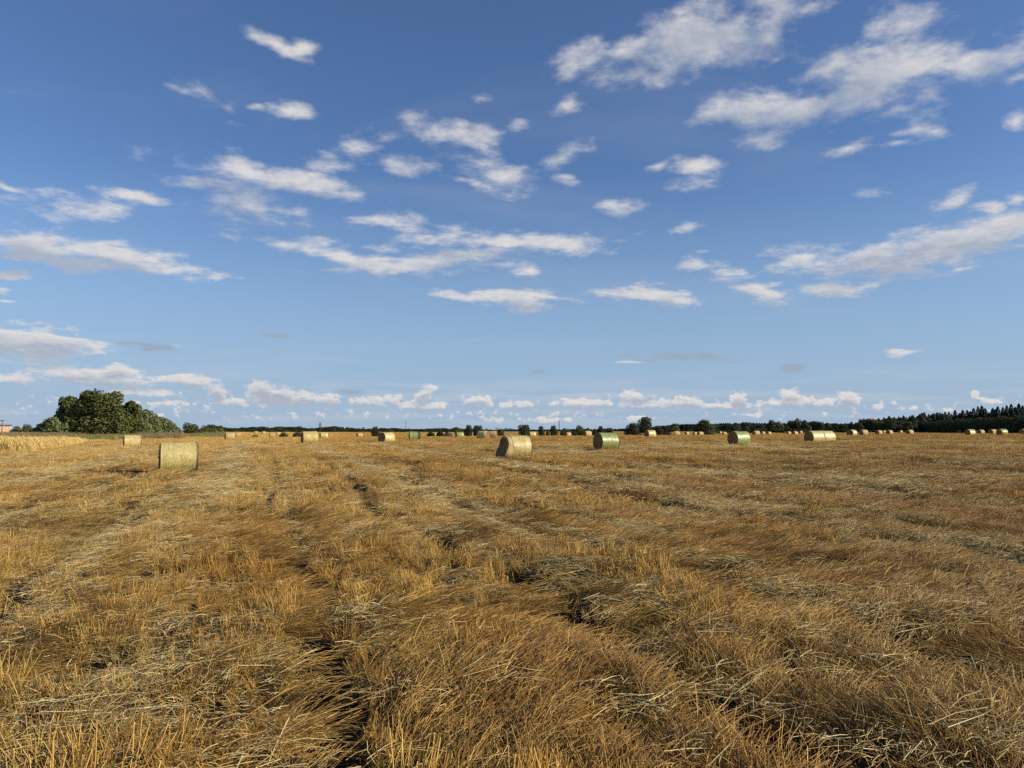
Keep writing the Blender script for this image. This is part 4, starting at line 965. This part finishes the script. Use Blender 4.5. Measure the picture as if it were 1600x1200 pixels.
for _ in range(15000):
    px_ = U(-40, 286) if random.random() < .88 else U(286, 350)
    D = U(122, 168) + (px_ > 200) * U(5, 25) + (px_ > 286) * U(50, 75); X = (px_ - 800) * D / F; xs_.append(X); ys_.append(D)
x, y = np.array(xs_), np.array(ys_); n = len(x); k = rng.random(n) < np.clip(.45 + (fbm(x * .06, y * .06, 12, 3) - .45) * 5, .05, 1) * np.clip((y - 112 - np.maximum(0, (x + 75)) * .6) / 30, 0, 1); x, y = x[k], y[k]; n = len(x)
typ = np.where(vnoise(x * .08, y * .08, 15) > .5, rng.integers(0, 4, n), rng.integers(4, 7, n)); typ = np.where(rng.random(n) < .22, rng.integers(7, 9, n), typ); s = rng.uniform(.6, 1.15, n)
scatter('field_edge_weeds', kw, x, y, ground_z(x, y), np.stack([np.zeros(n), np.zeros(n), rng.uniform(0, 6.28, n)], 1), np.stack([s, s, s], 1), typ, 'rough brown and green weeds in front of the left trees', 'weeds')
# a little green growth among the stubble
def blades(n, H, half):
    q = Stalks()
    for _ in range(n):
        x_, y_ = random.gauss(0, half), random.gauss(0, half); l_ = U(.4, 1.1) * H; dx, dy = U(-.5, .5), U(-.5, .5)
        q.leaf([(x_, y_, -.01), (x_ + dx * l_ * .4, y_ + dy * l_ * .4, l_ * .6), (x_ + dx * l_, y_ + dy * l_, l_ * U(.6, 1))], .0035, U(0, 1))
    return q.mesh('grass_blades', M_GRASS)
kg = [blades(22, .17, .09) for _ in range(5)]
x, y = frustum(16000, 4, 42); g = fbm(x * .30, y * .2, 88, 3); den = np.clip((g - .56) * 3, 0, .6) + .5 * gauss_sum(x, y, [(7, 12.5, 3, 1.2, 1), (3.6, 15, 2, 1, .6), (-7, 14, 3, 1.2, .5), (2.6, 5.9, .5, .2, 1), (-1.2, 12, 1, .6, .5), (-2.5, 22, 3, 2, .5), (9, 30, 5, 2, .4)]); k = rng.random(len(x)) < den
x, y = x[k], y[k]; n = len(x); s = rng.uniform(.6, 1.3, n)
scatter('green_regrowth', kg, x, y, ground_z(x, y), np.stack([np.zeros(n), np.zeros(n), rng.uniform(0, 6.28, n)], 1), np.stack([s, s, s * .9], 1), rng.integers(0, 5, n), 'thin green regrowth between the stubble rows', 'grass')

# ================================================================= buildings, masts
def box(V, Fq, x0, x1, y0, y1, z0_, z1):
    n = len(V); V += [(x0, y0, z0_), (x1, y0, z0_), (x1, y1, z0_), (x0, y1, z0_), (x0, y0, z1), (x1, y0, z1), (x1, y1, z1), (x0, y1, z1)]
    Fq += [(n, n + 3, n + 2, n + 1), (n + 4, n + 5, n + 6, n + 7), (n, n + 1, n + 5, n + 4), (n + 1, n + 2, n + 6, n + 5), (n + 2, n + 3, n + 7, n + 6), (n + 3, n, n + 4, n + 7)]
def boxes(name, L, mat, parent=None):
    V, Fq = [], []
    for q in L: box(V, Fq, *q)
    return obj(name, mesh(name, V, Fq, mat), parent)
def plain(name, c, c2=None, rough=.8, scale=3):
    m, nb, p = material(name); t = nb.n('ShaderNodeTexCoord').outputs['Object']
    nb.put(p.inputs['Base Color'], nb.mix(nb.noise(t, scale, 5, .65), (*c, 1), (*(c2 or [q * .7 for q in c]), 1))); p.inputs['Roughness'].default_value = rough; return m
M_BRICK, nb, p = material('orange_brick')
t = nb.n('ShaderNodeTexCoord').outputs['Object']; bx_, by_, bz_ = nb.sep(t)
bt_ = nb.n('ShaderNodeTexBrick'); nb.put(bt_.inputs['Vector'], nb.comb(nb.m('ADD', bx_, by_), bz_, 0.0)); bt_.inputs['Color1'].default_value = (.56, .32, .17, 1); bt_.inputs['Color2'].default_value = (.66, .42, .25, 1); bt_.inputs['Mortar'].default_value = (.5, .45, .38, 1); bt_.inputs['Scale'].default_value = 4
nb.put(p.inputs['Base Color'], nb.mix(nb.rng(nb.noise(t, .9, 5, .7), .45, .7, 0, .6), bt_.outputs[0], (.68, .50, .34, 1))); p.inputs['Roughness'].default_value = .9
M_TAR = plain('dark_roofing', (.10, .055, .045)); M_PALE = plain('pale_render', (.62, .58, .52)); M_STEEL = plain('dark_steel', (.10, .10, .11), rough=.5); M_WOOD = plain('weathered_wood', (.16, .13, .10)); M_GLASS = plain('dark_window', (.03, .035, .04), rough=.2); M_WHITE = plain('white_render', (.80, .79, .76)); M_RED = plain('red_paint', (.45, .08, .05))
Db = 215; xr_ = (18.5 - 800) * Db / F; bb = bpy.data.objects.new('brick_building', None); link(bb); zb = gz(xr_, Db); bb.location = (xr_, Db, zb); bb.rotation_euler[2] = -math.atan2(xr_, Db); tag(bb, 'low orange brick building with a dark flat roof, cut by the edge of the view', 'building')
Hb = CAMH + (HY - 665.2) * Db / F - zb
boxes('wall', [(-16, 0, 0, 7, -.5, Hb)], M_BRICK, bb); boxes('corner_pier', [(-.38, .06, -.06, .4, -.5, Hb + .001)], M_PALE, bb)
boxes('roof', [(-16.2, -1.7, -.25, 7.2, Hb + .002, Hb + .30), (-1.5, .25, -.25, 7.2, Hb + .002, Hb + .26)], M_TAR, bb)
for wx in (-5.4, -8.2, -11.0, -13.8):
    w_ = boxes('window', [(wx - .5, wx + .5, -.03, .05, 1.2, 2.3)], M_GLASS, bb); boxes('sill', [(wx - .58, wx + .58, -.09, -.035, 1.1, 1.195)], M_PALE, w_)
boxes('chimney', [(-8, -7.4, 3, 3.6, Hb + .301, Hb + .9)], M_BRICK, bb)
def pole(name, cat, label, px_, ytop, D, r0, r1, mat, cross=None, lattice=False, bands=False, r_top=None):
    X = (px_ - 800) * D / F; zb = gz(X, D); H = CAMH + (HY - ytop) * D / F - zb; e = bpy.data.objects.new(name, None); link(e); e.location = (X, D, zb); tag(e, label, cat)
    V, Fq = [], []; n = 10
    def tube(a, c, ra, rc):
        a, c = Vector(a), Vector(c); t = (c - a).normalized(); u_ = t.orthogonal().normalized(); w_ = t.cross(u_); k = len(V)
        for q, rr in ((a, ra), (c, rc)):
            for j in range(n): g = 2 * math.pi * j / n; V.append(tuple(q + (u_ * math.cos(g) + w_ * math.sin(g)) * rr))
        for j in range(n): Fq.append((k + j, k + (j + 1) % n, k + n + (j + 1) % n, k + n + j))
        Fq.append(tuple(range(k + n, k + 2 * n)))
    if lattice:
        w0, w1 = r0, r1
        for sx, sy in ((-1, -1), (1, -1), (1, 1), (-1, 1)): tube((sx * w0, sy * w0, -.5), (sx * w1, sy * w1, H), .16, .10)
        m_ = 8
        for i in range(m_):
            za, zc = H * i / m_, H * (i + 1) / m_; wa = w0 + (w1 - w0) * i / m_; wc = w0 + (w1 - w0) * (i + 1) / m_
            for s_ in (-1, 1):
                tube((-wa, s_ * wa, za), (wc, s_ * wc, zc), .08, .08); tube((wa, s_ * wa, za), (-wc, s_ * wc, zc), .08, .08); tube((s_ * wa, -wa, za), (s_ * wc, wc, zc), .08, .08)
        obj('lattice_frame', mesh('lattice_frame', V, Fq, mat), e)
    else:
        tube((0, 0, -.5), (0, 0, H), r0, r1); obj('shaft', mesh('shaft', V, Fq, mat, smooth=True), e)
    if cross:
        for q in cross: boxes('crossarm', [(-q[0], q[0], -.08, .08, H * q[1] - .08, H * q[1] + .08)], mat, e)
    if bands:
        V, Fq = [], []; tube((0, 0, H * .93), (0, 0, H * 1.0 + .05), r1 + .15, r1 + .12); obj('painted_band', mesh('painted_band', V, Fq, M_RED, smooth=True), e)
    return e
pole('utility_pole', 'pole', 'thin dark pole standing before the brick building', 4.5, 656, 190, .14, .10, M_WOOD, cross=[(.5, .96)])
pole('lattice_tower', 'tower', 'dark lattice tower above the far trees behind the green tinted bale', 500.5, 660, 900, 1.7, .55, M_STEEL, lattice=True, cross=[(2.2, .78), (1.5, .97)])
pole('radio_mast', 'mast', 'tall thin mast on the horizon left of the small bright green bale', 634.3, 657, 1100, .42, .28, M_STEEL)
pole('thin_mast', 'mast', 'faint short mast on the far tree line, left of the lattice tower', 484, 664, 1000, .25, .15, M_STEEL)
pole('chimney_stack', 'chimney', 'left and fainter of the twin chimneys on the horizon', 866.5, 658, 2300, 1.6, 1.0, M_PALE)
pole('chimney_stack', 'chimney', 'right and taller of the twin chimneys on the horizon', 873.7, 657, 2300, 1.7, 1.1, M_STEEL)
def block(px0, px1, ytop, D, mat, label, storeys=3, roofmat=None):
    x0, x1 = (px0 - 800) * D / F, (px1 - 800) * D / F; cx = (x0 + x1) / 2; w = (x1 - x0) / 2; H = CAMH + (HY - ytop) * D / F; e = bpy.data.objects.new('town_building', None); link(e); e.location = (cx, D, 0); tag(e, label, 'building')
    boxes('wall', [(-w, w, 0, 12, -1, H)], mat, e); boxes('roof', [(-w - .3, w + .3, -.3, 12.3, H + .002, H + .8)], roofmat or M_TAR, e)
    L = []; nc = max(2, int(2 * w / 4))
    fl = boxes('window_rows', [(-w + (i + .3) * 2 * w / nc, -w + (i + .7) * 2 * w / nc, -.03, .1, H * (j + .35) / storeys, H * (j + .75) / storeys) for i in range(nc) for j in range(storeys)], M_GLASS, e); fl.name = 'window'; tag(fl, kind='stuff')
for a in [(534, 538, 667.6, 1500, M_WHITE, 'white far building, leftmost of the town above the trees'), (541, 544, 668.2, 1500, M_PALE, 'pale narrow far building beside the leftmost white one'),
          (566, 571, 668.6, 1500, M_WHITE, 'white far building left of the round dark bush'), (594, 596.5, 669, 1500, M_WHITE, 'tiny white far building just right of the round dark bush'),
          (758, 763, 670.3, 1700, M_WHITE, 'low white far building above the cream ended bale'), (774, 778.5, 669.4, 1700, M_WHITE, 'white far building left of the small round bush'),
          (788, 794, 669.6, 1700, M_WHITE, 'long white far building right of the small round bush'), (795.5, 799, 670, 1700, M_PALE, 'pale far building, second right of the small round bush')]:
    block(*a)
